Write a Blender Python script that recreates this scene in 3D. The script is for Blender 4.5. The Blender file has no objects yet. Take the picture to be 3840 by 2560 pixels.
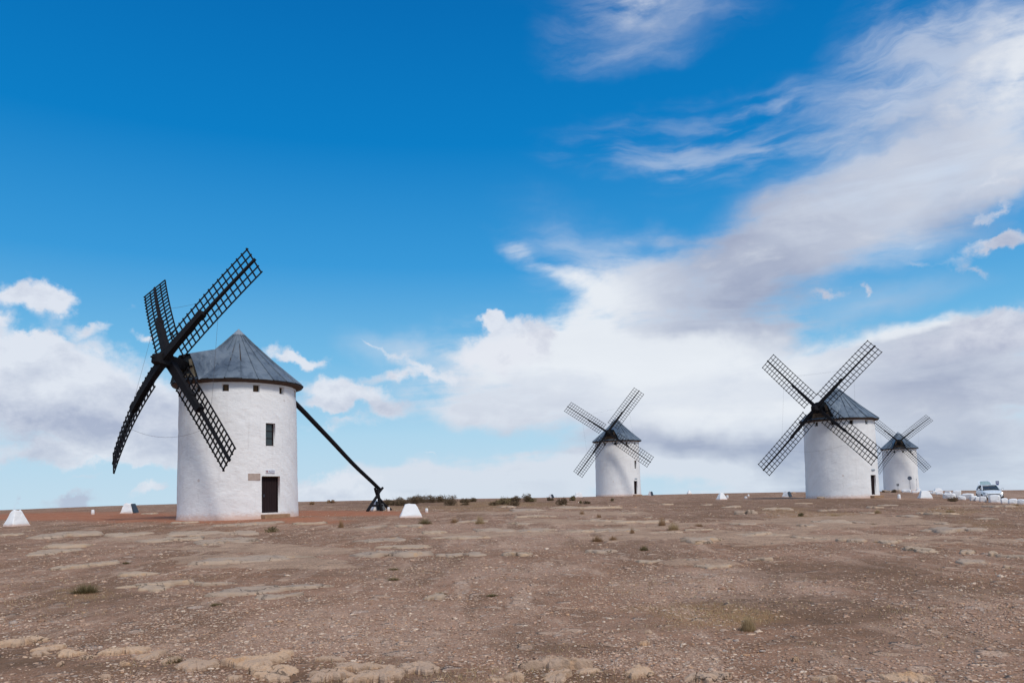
import bpy, math, random
import numpy as np
from mathutils import Vector, Matrix
random.seed(7); rng = np.random.default_rng(11)
C = bpy.context.scene.collection
SC = bpy.context.scene

# ------------------------------------------------------------------ camera
FPX, PPX, PPY = 3000.0, 1920.0, 1637.0
PITCH, ROLL, EYE = math.atan(.071), math.radians(1.4), 1.6
Fv = np.array([0, math.cos(PITCH), math.sin(PITCH)])
_R = np.array([1., 0, 0]); _U = np.array([0, -math.sin(PITCH), math.cos(PITCH)])
Rv = _R*math.cos(ROLL)-_U*math.sin(ROLL); Uv = _U*math.cos(ROLL)+_R*math.sin(ROLL)
CAMP = np.array([0, 0, EYE])
cam = bpy.data.cameras.new('camera'); co = bpy.data.objects.new('camera', cam); C.objects.link(co)
cam.sensor_width = 36; cam.lens = FPX/3840*36; cam.shift_y = (PPY-1280)/3840
cam.clip_start = .1; cam.clip_end = 20000
M = Matrix.Identity(4)
for i in range(3):
    M[i][0] = Rv[i]; M[i][1] = Uv[i]; M[i][2] = -Fv[i]; M[i][3] = CAMP[i]
co.matrix_world = M; SC.camera = co

def ray(x, y):
    d = Fv+Rv*(x-PPX)/FPX-Uv*(y-PPY)/FPX
    return d/np.linalg.norm(d)
def proj(P):
    d = np.asarray(P)-CAMP; w = np.maximum(d@Fv, 1e-3)
    return PPX+FPX*(d@Rv)/w, PPY-FPX*(d@Uv)/w, d@Fv

# ------------------------------------------------------------------ light
SUN_EL, SUN_AZ = math.radians(50), math.radians(148)      # azimuth clockwise from +Y: behind the camera, to its right
sun = bpy.data.lights.new('sun', 'SUN'); so = bpy.data.objects.new('sun', sun); C.objects.link(so)
sun.energy = 2.35; sun.angle = math.radians(12); sun.color = (1, .94, .86)
sd = Vector((math.sin(SUN_AZ)*math.cos(SUN_EL), math.cos(SUN_AZ)*math.cos(SUN_EL), math.sin(SUN_EL)))
so.rotation_euler = sd.to_track_quat('Z', 'Y').to_euler()
SC.view_settings.view_transform = 'Standard'; SC.view_settings.look = 'None'
SC.view_settings.exposure = 0.0; SC.view_settings.gamma = 1; SC.view_settings.use_curve_mapping = False
SC.cycles.max_bounces = 5; SC.cycles.diffuse_bounces = 3; SC.cycles.glossy_bounces = 2
SC.cycles.transparent_max_bounces = 6

def lin(r, g, b):
    f = lambda c: (c/255/12.92) if c/255 <= .04045 else ((c/255+.055)/1.055)**2.4
    return (f(r), f(g), f(b), 1)

# ------------------------------------------------------------------ node helper
class NT:
    def __init__(s, nt): s.nt = nt; s.n = nt.nodes; s.l = nt.links
    def new(s, t, **k):
        n = s.n.new(t)
        for a, b in k.items(): setattr(n, a, b)
        return n
    def put(s, sock, v):
        if isinstance(v, bpy.types.NodeSocket): s.l.new(v, sock)
        elif v is not None: sock.default_value = v
    def math(s, op, a, b=None, c=None, clamp=False):
        n = s.new('ShaderNodeMath', operation=op); n.use_clamp = clamp
        for i, v in enumerate((a, b, c)): s.put(n.inputs[i], v)
        return n.outputs[0]
    def vmath(s, op, a, b=None, scale=None):
        n = s.new('ShaderNodeVectorMath', operation=op)
        s.put(n.inputs[0], a); s.put(n.inputs[1], b)
        if scale is not None: s.put(n.inputs['Scale'], scale)
        return n.outputs['Value'] if op in ('LENGTH', 'DOT_PRODUCT', 'DISTANCE') else n.outputs[0]
    def map(s, v, a, b, c=0., d=1., kind='SMOOTHSTEP'):
        n = s.new('ShaderNodeMapRange', interpolation_type=kind)
        for i, q in enumerate((v, a, b, c, d)): s.put(n.inputs[i], q)
        return n.outputs[0]
    def noise(s, v, scale, detail=4., rough=.5, dist=0., color=False):
        n = s.new('ShaderNodeTexNoise'); s.put(n.inputs['Vector'], v)
        n.inputs['Scale'].default_value = scale; n.inputs['Detail'].default_value = detail
        n.inputs['Roughness'].default_value = rough; n.inputs['Distortion'].default_value = dist
        return n.outputs['Color' if color else 'Fac']
    def mapping(s, v, loc=(0, 0, 0), rot=(0, 0, 0), sc=(1, 1, 1), kind='POINT'):
        n = s.new('ShaderNodeMapping', vector_type=kind); s.put(n.inputs[0], v)
        n.inputs[1].default_value = loc; n.inputs[2].default_value = rot; n.inputs[3].default_value = sc
        return n.outputs[0]
    def mix(s, f, a, b, mode='MIX'):
        n = s.new('ShaderNodeMix', data_type='RGBA', blend_type=mode)
        s.put(n.inputs[0], f); s.put(n.inputs[6], a); s.put(n.inputs[7], b)
        return n.outputs[2]
    def ramp(s, f, stops, mode='LINEAR'):
        n = s.new('ShaderNodeValToRGB'); s.put(n.inputs[0], f); r = n.color_ramp; r.interpolation = mode
        while len(r.elements) < len(stops): r.elements.new(.5)
        for e, (p, c) in zip(r.elements, stops): e.position = p; e.color = c
        return n.outputs[0]
    def voro(s, v, scale, feature='F1', out='Distance'):
        n = s.new('ShaderNodeTexVoronoi', feature=feature); s.put(n.inputs['Vector'], v)
        n.inputs['Scale'].default_value = scale
        return n.outputs[out]

# ------------------------------------------------------------------ sky
W = bpy.data.worlds.new('World'); SC.world = W; W.use_nodes = True
w = NT(W.node_tree); w.n.clear()
tc = w.new('ShaderNodeTexCoord').outputs['Generated']
dirn = w.vmath('NORMALIZE', tc)
sep = w.new('ShaderNodeSeparateXYZ'); w.put(sep.inputs[0], dirn)
az = w.math('ARCTAN2', sep.outputs[0], sep.outputs[1])
zc = w.math('ABSOLUTE', sep.outputs[2])
el = w.math('ARCSINE', zc)
cmb = w.new('ShaderNodeCombineXYZ'); w.put(cmb.inputs[0], az); w.put(cmb.inputs[1], el)
uv = cmb.outputs[0]
def uvpx(x, y):
    d = ray(x, y); return np.array([math.atan2(d[0], d[1]), math.asin(d[2])])
# bend the coordinates so that no cloud edge is a clean ellipse
wob = w.vmath('SUBTRACT', w.noise(w.mapping(dirn, sc=(1, 1, 1.3)), 5.5, 5, .55, 0, True), (.5, .5, .5))
wob2 = w.vmath('SUBTRACT', w.noise(w.mapping(dirn, loc=(3, 1, 7)), 24, 6, .6, 0, True), (.5, .5, .5))
uvw = w.vmath('ADD', uv, w.vmath('SCALE', wob, scale=.11))
uvp = w.vmath('ADD', w.vmath('ADD', uv, w.vmath('SCALE', wob, scale=.04)), w.vmath('SCALE', wob2, scale=.055))
def blob(vec, cx, cy, rx, ry, rot=0, wt=1.0, soft=2.0):
    c = uvpx(cx, cy); r = math.radians(rot)
    a = uvpx(cx+rx*math.cos(r), cy-rx*math.sin(r))-c; b = uvpx(cx-ry*math.sin(r), cy-ry*math.cos(r))-c
    m = w.mapping(vec, loc=(c[0], c[1], 0), rot=(0, 0, math.atan2(a[1], a[0])), sc=(np.hypot(*a)*soft, np.hypot(*b)*soft, 1), kind='TEXTURE')
    g = w.new('ShaderNodeTexGradient', gradient_type='SPHERICAL'); w.put(g.inputs[0], m)
    return g.outputs['Fac'], wt
def total(vec, items):
    acc = None
    for it in items:
        g, wt = blob(vec, *it)
        acc = w.math('MULTIPLY_ADD', g, wt, acc if acc is not None else 0.0)
    return acc
soft_items = [(2750, 1490, 900, 190, 4, 1.5), (2250, 1430, 520, 150, -6, .9), (3500, 1500, 560, 220, 6, 1.2), (2800, 1050, 400, 160, 20, .85), (2450, 1150, 300, 120, -10, .6),
    (2060, 1010, 190, 34, -30, .55), (2250, 1040, 100, 120, 0, .45), (2400, 1000, 90, 130, -20, .45), (3080, 830, 260, 90, 35, .5), (3820, 240, 140, 300, -8, .75), (3640, 560, 300, 80, 22, .45), (3740, 690, 260, 55, 22, .75),
    (3600, 450, 420, 380, 20, .26), (3150, 730, 380, 90, 40, .32), (2400, 0, 190, 120, 20, .34), (2440, 0, 70, 70, 0, .3), (2120, 20, 220, 60, 0, .12), (2000, 1785, 560, 42, 1, 1.0), (1650, 1855, 460, 44, 0, .9), (1500, 1770, 160, 20, 0, .6),
    (2350, 1825, 900, 60, 0, .85), (2900, 1730, 600, 70, 0, .5), (3300, 1750, 800, 100, 0, .95), (3300, 1105, 300, 30, 8, .40), (3480, 1030, 340, 60, 14, -.8), (3680, 1050, 300, 80, 12, -.9), (3560, 800, 220, 36, 20, -.4), (1960, 700, 70, 35, -15, .10), (3450, 1700, 200, 30, 0, -.3),
    (1750, 1540, 170, 40, -5, .45), (3450, 1140, 360, 45, 8, -.5), (1850, 1650, 350, 36, 0, -.5), (3300, 380, 140, 260, -20, -.25), (3230, 720, 80, 140, -35, -.25), (3050, 700, 60, 90, -30, -.15)]
puff_items = [(100, 1390, 260, 115, -8, .95), (460, 1480, 270, 130, -12, .95), (140, 1600, 350, 110, 0, .95), (560, 1620, 190, 90, 0, .8), (330, 1710, 300, 24, -2, .7), (0, 1310, 120, 40, 0, .7), (20, 1195, 45, 34, 0, .9),
    (190, 1130, 90, 52, -8, 1.0), (60, 1095, 120, 34, -12, .95), (150, 1055, 90, 22, -30, .35), (310, 1240, 52, 20, 0, .6), (400, 1225, 45, 18, 0, .35), (475, 1140, 50, 20, 30, .35), (520, 1255, 34, 14, 0, .8), (160, 1285, 60, 18, -10, .5),
    (1080, 1325, 105, 24, -8, 1.0), (1170, 1360, 60, 20, -20, .85), (1250, 1480, 110, 40, 0, 1.05), (1400, 1515, 130, 36, -10, 1.0), (1200, 1540, 80, 18, 0, .7), (1200, 1620, 110, 14, 4, .6), (1300, 1585, 80, 12, 0, .6), (1480, 1422, 70, 18, 2, 1.0), (1400, 1295, 55, 9, -28, .7), (1540, 1370, 110, 20, -18, .6), (1540, 1285, 60, 30, 30, .45), (1600, 1400, 90, 20, -10, .6),
    (1840, 1200, 28, 26, 0, 1.1), (1850, 1250, 50, 40, 60, .8), (1905, 1265, 55, 55, 0, 1.0), (1995, 1245, 45, 50, 30, 1.1), (1750, 1340, 75, 48, 20, 1.05), (1890, 1350, 110, 50, 0, .8), (2000, 1330, 90, 60, 0, .5),
    (1205, 1812, 90, 30, 6, 1.3), (1290, 1868, 100, 36, 6, 1.2), (1110, 1880, 48, 42, 0, 1.4), (1440, 1880, 130, 24, 0, .9), (545, 1850, 56, 17, 14, 1.2), (250, 1862, 72, 19, 8, 1.2), (290, 1890, 80, 17, 12, 1.0), (1380, 1800, 90, 16, 0, .7), (330, 1700, 120, 14, 0, .6), (42, 1858, 14, 9, 0, .8), (330, 1792, 70, 8, 0, .5),
    (3690, 925, 120, 26, 22, .95), (3755, 885, 60, 30, 15, .8), (3640, 820, 40, 22, 25, .85), (3725, 775, 50, 18, 25, .85), (3660, 1015, 80, 20, -8, .7), (3430, 975, 70, 14, 0, .5), (3420, 915, 50, 13, 0, .5), (3110, 1085, 55, 15, -14, .9), (3245, 1078, 20, 12, 40, .9),
    (3600, 1290, 360, 70, 7, .9), (3780, 1220, 190, 44, 6, .8), (3720, 680, 190, 24, 26, .7), (1615, 1678, 34, 4, -8, .7), (2320, 1655, 34, 4, 0, .5)]
fb = w.noise(w.mapping(dirn, sc=(1, 1, 2.0)), 8, 8, .62, .3)
fbs = w.noise(w.mapping(uv, rot=(0, 0, math.radians(-17)), sc=(3.5, 17, 1)), 1.15, 7, .58, .8)
fb2 = w.noise(w.mapping(dirn, loc=(5, 2, 1), sc=(1, 1, 1.5)), 20, 8, .62, .2)
Ds = total(uvw, soft_items)
inn = w.math('ADD', w.math('MULTIPLY', w.math('SUBTRACT', fb, .5), 2.2), w.math('MULTIPLY', w.math('SUBTRACT', fbs, .5), 2.0))
gate = w.map(Ds, .0, .5)
a_soft = w.map(w.math('ADD', Ds, w.math('MULTIPLY', inn, gate)), .04, 1.05)
fbr = w.noise(w.mapping(w.vmath('ADD', uv, w.vmath('SCALE', wob, scale=.10)), rot=(0, 0, math.radians(-48)), sc=(3.2, 13, 1)), 1.5, 8, .62, .3)
Dv2 = total(uvw, [(3600, 330, 360, 420, 10, 1.0), (3250, 640, 400, 200, 40, 1.0), (2350, 1000, 330, 150, -10, .8), (2450, 40, 300, 150, 20, .9), (3100, 900, 350, 160, 30, .8)])
a_v2 = w.math('MULTIPLY', w.map(w.math('MULTIPLY', Dv2, w.map(fbr, .32, .66, kind='LINEAR')), .04, .85), .62)
Dv = total(uvw, [(3620, 380, 330, 420, 10, .40), (3100, 720, 420, 170, 35, .45), (3400, 660, 420, 110, 25, .5), (2500, 60, 260, 130, 30, .5), (2200, 900, 330, 120, -20, .35), (3000, 950, 500, 160, 20, .5), (3300, 1130, 300, 50, 8, .6), (1500, 1340, 170, 60, -10, .6), (2150, 1500, 500, 160, -15, .5)])
a_veil = w.math('MULTIPLY', w.map(w.math('MULTIPLY', Dv, w.math('ADD', w.math('MULTIPLY', fb, 1.1), w.math('MULTIPLY', fbs, 1.5))), .12, 1.2), .60)
Dp = total(uvp, puff_items)
a_puff = w.map(w.math('ADD', Dp, w.math('MULTIPLY', w.math('SUBTRACT', fb2, .5), w.map(Dp, 0.02, .3, 0, 1.3))), .26, .98)
# thin streaks of the fanned cirrus
Dst = total(uvw, [(2650, 480, 420, 80, 14, .8), (2600, 580, 360, 50, 8, .6), (2950, 560, 380, 70, 20, .5), (3080, 640, 250, 50, 14, .5), (2950, 360, 250, 40, 12, .4)])
st = w.noise(w.mapping(w.vmath('ADD', uv, w.vmath('SCALE', wob, scale=.05)), rot=(0, 0, math.radians(-10)), sc=(4.5, 22, 1)), 2.2, 6, .55, .25)
a_st = w.math('MULTIPLY', w.map(w.math('MULTIPLY', Dst, w.map(st, .28, .75)), .0, 1.0), .46)
# everywhere outside the picture broken cloud goes on, thickened to cut blue fill light
back = w.map(w.math('ABSOLUTE', az), .72, 1.1)
high = w.map(el, .66, .95)
outm = w.math('MAXIMUM', back, high)
gen = w.noise(w.mapping(dirn, loc=(9, 4, 2), sc=(1, 1, 2.2)), 2.6, 8, .58, .4)
a_gen = w.math('MULTIPLY', w.map(gen, .40, .62), outm)
ovr = lambda a, b: w.math('SUBTRACT', 1, w.math('MULTIPLY', w.math('SUBTRACT', 1, a), w.math('SUBTRACT', 1, b)))
alpha = w.math('MAXIMUM', ovr(ovr(ovr(a_soft, a_veil), a_st), a_v2), a_gen)
# blue of the clear sky: Nishita, drawn towards the photograph's polarised blue
nis = w.new('ShaderNodeTexSky', sky_type='NISHITA'); nis.sun_disc = False
nis.sun_elevation = SUN_EL; nis.sun_rotation = SUN_AZ; nis.altitude = 650; nis.air_density = 1.0; nis.dust_density = .6; nis.ozone_density = 2.5
nup = w.new('ShaderNodeCombineXYZ'); w.put(nup.inputs[0], sep.outputs[0]); w.put(nup.inputs[1], sep.outputs[1]); w.put(nup.inputs[2], w.math('MAXIMUM', zc, .02))
w.put(nis.inputs[0], nup.outputs[0])
nsc = w.vmath('SCALE', nis.outputs[0], scale=.10)
blue = w.ramp(w.map(el, 0, .70, 0, 1, 'LINEAR'), [(0, lin(190, 219, 237)), (.11, lin(172, 213, 237)), (.24, lin(116, 187, 230)), (.40, lin(56, 154, 218)), (.60, lin(2, 126, 199)), (.80, lin(0, 110, 183)), (1, lin(0, 96, 166))])
sky = w.mix(.97, nsc, blue)
# cloud bodies: sunlit white above, lavender grey where they are thick
grey_items = [(2760, 950, 300, 150, 18, .9), (2750, 1170, 480, 80, 8, .8), (3000, 1080, 300, 60, 15, .5), (3600, 1330, 420, 170, 0, 1.0), (3500, 1660, 500, 150, 0, .9), (2500, 1690, 620, 50, -5, .8), (2900, 1690, 500, 50, 0, .7), (250, 1560, 450, 110, 0, .8), (120, 1640, 260, 60, 0, .4), (560, 1610, 180, 70, 0, .4), (3640, 480, 200, 120, 0, .3),
    (3720, 700, 260, 50, 22, .5), (3720, 915, 120, 40, 20, .8), (1310, 1885, 60, 30, 0, 1.0), (270, 1872, 150, 50, 0, 1.5), (42, 1858, 40, 30, 0, 1.2), (1350, 1540, 160, 30, 0, .5), (3650, 1020, 90, 40, 0, .8), (3640, 830, 160, 70, 0, .8), (2200, 1560, 300, 50, -8, .4), (3100, 600, 500, 250, 20, .35)]
Dg = total(uvw, grey_items)
gsh = w.map(w.math('ADD', w.math('ADD', Dg, w.math('MULTIPLY', w.math('SUBTRACT', fb, .5), 1.5)), w.math('MULTIPLY', w.math('SUBTRACT', fbs, .5), 2.0)), .0, 1.3, kind='LINEAR')
cl = w.mix(gsh, lin(218, 224, 235), lin(158, 167, 192))
# bright folds: the big bank around the middle mill is brighter
Dw = total(uvw, [(2650, 1340, 620, 80, 3, .8), (2850, 1560, 560, 70, 0, .8), (2120, 1080, 220, 90, -20, .8), (1900, 1280, 200, 140, 0, .7), (3800, 300, 140, 260, 0, .6), (2200, 1280, 260, 160, 0, .5), (150, 1380, 380, 50, -6, .6), (3450, 1215, 320, 20, 8, .8)])
cl = w.mix(w.map(w.math('ADD', Dw, w.math('ADD', w.math('MULTIPLY', w.math('SUBTRACT', fb, .5), 1.6), w.math('MULTIPLY', w.math('SUBTRACT', fbs, .5), 1.4))), .1, .9, 0, .85), cl, lin(238, 242, 247))
sky = w.mix(w.math('MULTIPLY', alpha, .96), sky, cl)
clp = w.mix(w.map(w.math('ADD', Dg, w.math('MULTIPLY', w.math('SUBTRACT', fb2, .5), 2.8)), .0, 1.35, kind='LINEAR'), lin(228, 232, 241), lin(172, 180, 203))
sky = w.mix(w.math('MULTIPLY', a_puff, .92), sky, clp)
# milky air near the skyline
sky = w.mix(w.map(el, .0, .09, .30, 0, 'LINEAR'), sky, lin(200, 220, 234))
bg = w.new('ShaderNodeBackground'); w.put(bg.inputs[0], sky); bg.inputs[1].default_value = 1.0
wo = w.new('ShaderNodeOutputWorld'); w.l.new(bg.outputs[0], wo.inputs[0])
W.cycles.sampling_method = 'MANUAL'; W.cycles.sample_map_resolution = 512

# ------------------------------------------------------------------ numpy noise
_L = rng.random((256, 256))
def vnoise(x, y):
    xi = np.floor(x).astype(int); yi = np.floor(y).astype(int); fx = x-xi; fy = y-yi
    fx = fx*fx*(3-2*fx); fy = fy*fy*(3-2*fy)
    a = _L[xi & 255, yi & 255]; b = _L[(xi+1) & 255, yi & 255]; c = _L[xi & 255, (yi+1) & 255]; d = _L[(xi+1) & 255, (yi+1) & 255]
    return (a*(1-fx)+b*fx)*(1-fy)+(c*(1-fx)+d*fx)*fy
def fbm(x, y, o=5, g=.5):
    x = np.asarray(x, float); y = np.asarray(y, float)
    s = 0; a = 1; t = 0
    for i in range(o):
        s = s+a*vnoise(x*2**i+17.3*i, y*2**i+5.1*i); t += a; a *= g
    return s/t
def sstep(a, b, v):
    t = np.clip((v-a)/(b-a), 0, 1); return t*t*(3-2*t)

# ------------------------------------------------------------------ terrain
MILLC = {'a': (-14.875, 43.423), 'c': (29.863, 72.922), 'b': (14.541, 111.05), 'd': (74.86, 154.855)}
def px_at(x, y, D):
    r = ray(x, y); return CAMP+r*D/math.hypot(r[0], r[1])
ctrl = [(0, 0, 0), (-3, 7, 0), (3, 7, 0), (-8, 14, .08), (0, 15, .1), (8, 14, .08), (-14.9, 43.4, .66), (-18, 40, .62), (-11, 42, .66), (-8.9, 52.3, .70), (-20, 46, .7), (29.9, 72.9, .46), (26, 69, .47), (34, 69, .42), (14.5, 111, .90), (12, 107, .91), (0, 60, .75), (15, 45, .42), (0, 30, .35), (-12, 25, .3), (15, 25, .22), (30, 45, .25),
        (74.86, 154.9, .22), (70, 150, .24), (-100, 0, -1), (100, 0, -2), (0, -100, -2), (-60, 40, .6), (70, 60, -.3)]
SKY = [(0, 1912, 108), (300, 1900, 108), (640, 1889, 110), (1130, 1880, 112), (1500, 1873, 114), (1900, 1867, 118), (2200, 1862, 120), (2500, 1853, 132), (2800, 1847, 142), (3000, 1844, 155), (3300, 1841, 178), (3500, 1839, 185), (3800, 1837, 180)]
for q_ in ((3738, 1874, 92), (3700, 1888, 78), (3830, 1894, 74), (3560, 1873, 84)): ctrl.append(tuple(px_at(*q_)))
for sx, sy, sD in SKY: ctrl.append(tuple(px_at(sx, sy, sD)))
ctrl = np.array([c for c in ctrl])
def _tps(r2): return np.where(r2 > 0, r2*np.log(r2+1e-9), 0)
_n = len(ctrl); _A = np.zeros((_n+3, _n+3)); _X = ctrl[:, :2]/50
_A[:_n, :_n] = _tps(((_X[:, None]-_X[None])**2).sum(-1))+np.eye(_n)*.002
_A[:_n, _n] = 1; _A[:_n, _n+1:] = _X; _A[_n:, :_n] = _A[:_n, _n:].T
_c = np.linalg.solve(_A, np.concatenate([ctrl[:, 2], np.zeros(3)]))
_saz = np.array([math.atan2(*px_at(a, b, c)[:2]) for a, b, c in SKY]); _sD = np.array([c for *_, c in SKY])
def base_z(x, y):
    x = np.asarray(x, float); y = np.asarray(y, float)
    D = np.hypot(x, y); azm = np.arctan2(x, y)
    Dc = np.interp(azm, _saz, _sD)
    over = np.maximum(D-Dc, 0); k = np.where(D > Dc, (Dc+3)/np.maximum(D, 1), 1)
    k = np.where(D > Dc, np.minimum(Dc, D)/np.maximum(D, 1e-6), 1)
    xs, ys = x*k/50, y*k/50
    z = _c[_n]+_c[_n+1]*xs+_c[_n+2]*ys
    for i in range(_n): z = z+_c[i]*_tps((xs-_X[i, 0])**2+(ys-_X[i, 1])**2)
    drop = np.where(over < 60, over**2/900, 4+(over-60)*.1333)
    return z-np.minimum(drop, 90)
def rel_z(x, y):
    D = np.hypot(x, y)
    far = np.clip(D/25, .35, 1)
    return ((fbm(x*.22+3, y*.22, 4)-.5)*.16*far+(fbm(x*1.1, y*1.1, 4)-.5)*.05)*np.clip(1-(D-70)/60, .15, 1)
def ground_z(x, y): return base_z(x, y)+rel_z(x, y)
_base_fast = {}
def hit(px, py):
    """ground point seen at a place in the photograph (ray marching)"""
    r = ray(px, py); rh = math.hypot(r[0], r[1])
    Ds = np.concatenate([np.arange(3, 60, .1), np.arange(60, 240, .5)])
    P = CAMP[None]+r[None]*(Ds/rh)[:, None]
    g = base_z(P[:, 0], P[:, 1]); below = P[:, 2] < g
    i = int(np.argmax(below)) if below.any() else int(np.argmin(P[:300*2, 2]-g[:300*2]+1e3*(Ds[:600] < 60)))
    if not below.any(): i = int(np.argmin(np.where(Ds > 60, P[:, 2]-g, 1e3)))
    elif i > 0:
        f0 = P[i-1, 2]-g[i-1]; f1 = P[i, 2]-g[i]; D = Ds[i-1]+(Ds[i]-Ds[i-1])*f0/(f0-f1+1e-9)
        p = CAMP+r*(D/rh); return np.array([p[0], p[1], float(ground_z(p[0], p[1]))]), D
    p = P[i]; return np.array([p[0], p[1], float(ground_z(p[0], p[1]))]), Ds[i]

def scales(P, D):
    c_ = math.cos(math.atan2(P[0], P[1])); return D*c_*c_/FPX, D*c_/FPX
def set_mesh(name, V, Fq, quads=True):
    me = bpy.data.meshes.new(name); V = np.asarray(V, np.float32); Fq = np.asarray(Fq, np.int32); k = Fq.shape[1]
    me.vertices.add(len(V)); me.vertices.foreach_set('co', V.ravel())
    me.loops.add(Fq.size); me.loops.foreach_set('vertex_index', Fq.ravel())
    me.polygons.add(len(Fq)); me.polygons.foreach_set('loop_start', np.arange(0, Fq.size, k, dtype=np.int32))
    me.update(calc_edges=True); return me
def attr(me, name, v):
    a = me.attributes.new(name, 'FLOAT', 'POINT'); a.data.foreach_set('value', np.asarray(v, np.float32))

# soil zones, each an ellipse found in the photograph and laid on the ground: (x, y, half width, half height, rotation)
def zone(x, y, z, items, warp=.35, seed=0):
    qx, qy, dep = proj(np.stack([x, y, z], -1))
    nx = (fbm(x*.5+seed, y*.5, 5)-.5)*2; out = np.zeros_like(x)
    for cx, cy, rx, ry, wt in items:
        d = np.sqrt(((qx-cx)/rx)**2+((qy-cy)/ry)**2)+nx*warp*2
        out = np.maximum(out, wt*sstep(1.25, .55, d))
    return np.where(dep > 1, out, 0)
RED = [(300, 1935, 560, 17, 1), (760, 1945, 520, 17, 1), (1250, 1925, 330, 14, 1), (900, 1955, 420, 12, .8)]
DARK = [(450, 2500, 620, 44, 1), (1350, 2540, 480, 40, 1), (2150, 2535, 300, 30, .9), (3300, 1895, 420, 12, .8), (3200, 1880, 300, 10, .7), (2750, 1885, 300, 10, .6), (2900, 2290, 420, 70, 1), (3150, 2130, 420, 45, .8), (2150, 2430, 260, 45, .9), (200, 2490, 420, 60, .8), (250, 2230, 330, 55, .7), (1500, 2500, 120, 40, .6), (2700, 1930, 300, 25, .5), (3600, 1960, 300, 30, .6), (2350, 2040, 260, 20, .5), (1000, 2100, 200, 14, .4), (2900, 1900, 400, 20, .7), (1750, 1890, 500, 14, .9), (3500, 2200, 350, 50, .6), (1350, 2140, 380, 22, .5), (150, 2290, 260, 60, .5), (3250, 2420, 330, 60, .5), (2450, 2340, 240, 40, .6), (300, 1995, 400, 16, .4)]  # dark soil; the ellipses under the front rocks also paint in crevice shadow
PALE = [(3760, 1853, 230, 13, 1), (2650, 2190, 400, 75, 1), (1400, 2350, 500, 90, .7), (1000, 2400, 500, 60, .7), (1750, 2140, 500, 60, .6), (2000, 2030, 500, 30, .7), (1800, 1985, 500, 22, .6), (600, 2040, 400, 25, .4), (3300, 2480, 420, 70, .4), (2500, 2500, 250, 60, .6), (3600, 2380, 280, 70, .5), (1950, 1930, 500, 12, .5)]
OLIVE = [(2700, 2310, 300, 45, 1), (3130, 1935, 160, 22, .9), (2960, 1920, 110, 16, .7), (3570, 1915, 110, 16, .8), (3680, 1965, 120, 18, .5), (1650, 1905, 380, 10, .8), (1900, 1890, 260, 12, .8), (320, 2230, 120, 25, .6), (3830, 1900, 70, 14, .8), (480, 1880, 200, 8, .7)]

aa = np.concatenate([np.arange(-180, -60, 6), np.arange(-60, -37, .5), np.arange(-37, 37, .1), np.arange(37, 60, .5), np.arange(60, 180, 6)])
rr = [.4, 1.2, 2.2, 3.2, 4.0]
while rr[-1] < 185: rr.append(rr[-1]+min(max(.025, rr[-1]**2/1280*1.1), .55+rr[-1]*.004))
while rr[-1] < 9000: rr.append(rr[-1]*1.12)
rr = np.array(rr); aa = np.radians(aa)
RR, AA = np.meshgrid(rr, aa, indexing='ij')
GX = RR*np.sin(AA); GY = RR*np.cos(AA)
bz = base_z(GX, GY)
zr = zone(GX, GY, bz, RED, .25, 3); zd = zone(GX, GY, bz, DARK, .4, 7); zp = zone(GX, GY, bz, PALE, .4, 13); zo = zone(GX, GY, bz, OLIVE, .45, 23)
# bare bedrock breaking through: an irregular band field, raised a little with a sharp lip
brn = fbm(GX*.16+40, GY*.30+9, 6, .55)
bedp = zone(GX, GY, bz, [(1900, 2010, 560, 34, 1), (650, 2030, 560, 32, .9), (1000, 2110, 360, 22, .9), (1400, 2070, 420, 24, .9), (2900, 2015, 420, 28, 1), (3200, 1960, 400, 24, .8), (3500, 2040, 380, 40, .7), (2250, 1960, 420, 16, .9), (1000, 2225, 330, 30, .8), (2100, 1925, 400, 8, .8), (2600, 2110, 140, 20, .9), (3650, 1905, 200, 14, .6)], .5, 31)
bed = sstep(.50, .545, brn*.75+bedp*.17+fbm(GX*2.3, GY*2.3, 3)*.14-.03)*np.clip(bedp*1.6, 0, 1)*(1-zr)
GZ = bz+rel_z(GX, GY)+bed*.035+fbm(GX*6, GY*6, 3)*.012*(RR < 40)-.006
nr, na = RR.shape
V = np.stack([GX, GY, GZ], -1).reshape(-1, 3)
idx = np.arange(nr*na).reshape(nr, na)
a_, b_ = idx[:-1, :], idx[1:, :]
Fq = np.stack([a_, np.roll(a_, -1, 1), np.roll(b_, -1, 1), b_], -1).reshape(-1, 4)
cen = len(V); V = np.vstack([V, [[0, 0, float(ground_z(0, 0))]]])
me = set_mesh('ground', V, Fq[:, ::-1])
me.flip_normals() if me.polygons[0].normal.z < 0 else None
for nme, v in (('red', zr), ('dark', zd), ('pale', zp), ('olive', zo), ('bed', bed)): attr(me, nme, np.append(v.ravel(), 0))
ground = bpy.data.objects.new('ground', me); C.objects.link(ground); ground['kind'] = 'structure'
me.polygons.foreach_set('use_smooth', np.ones(len(me.polygons), bool))

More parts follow.
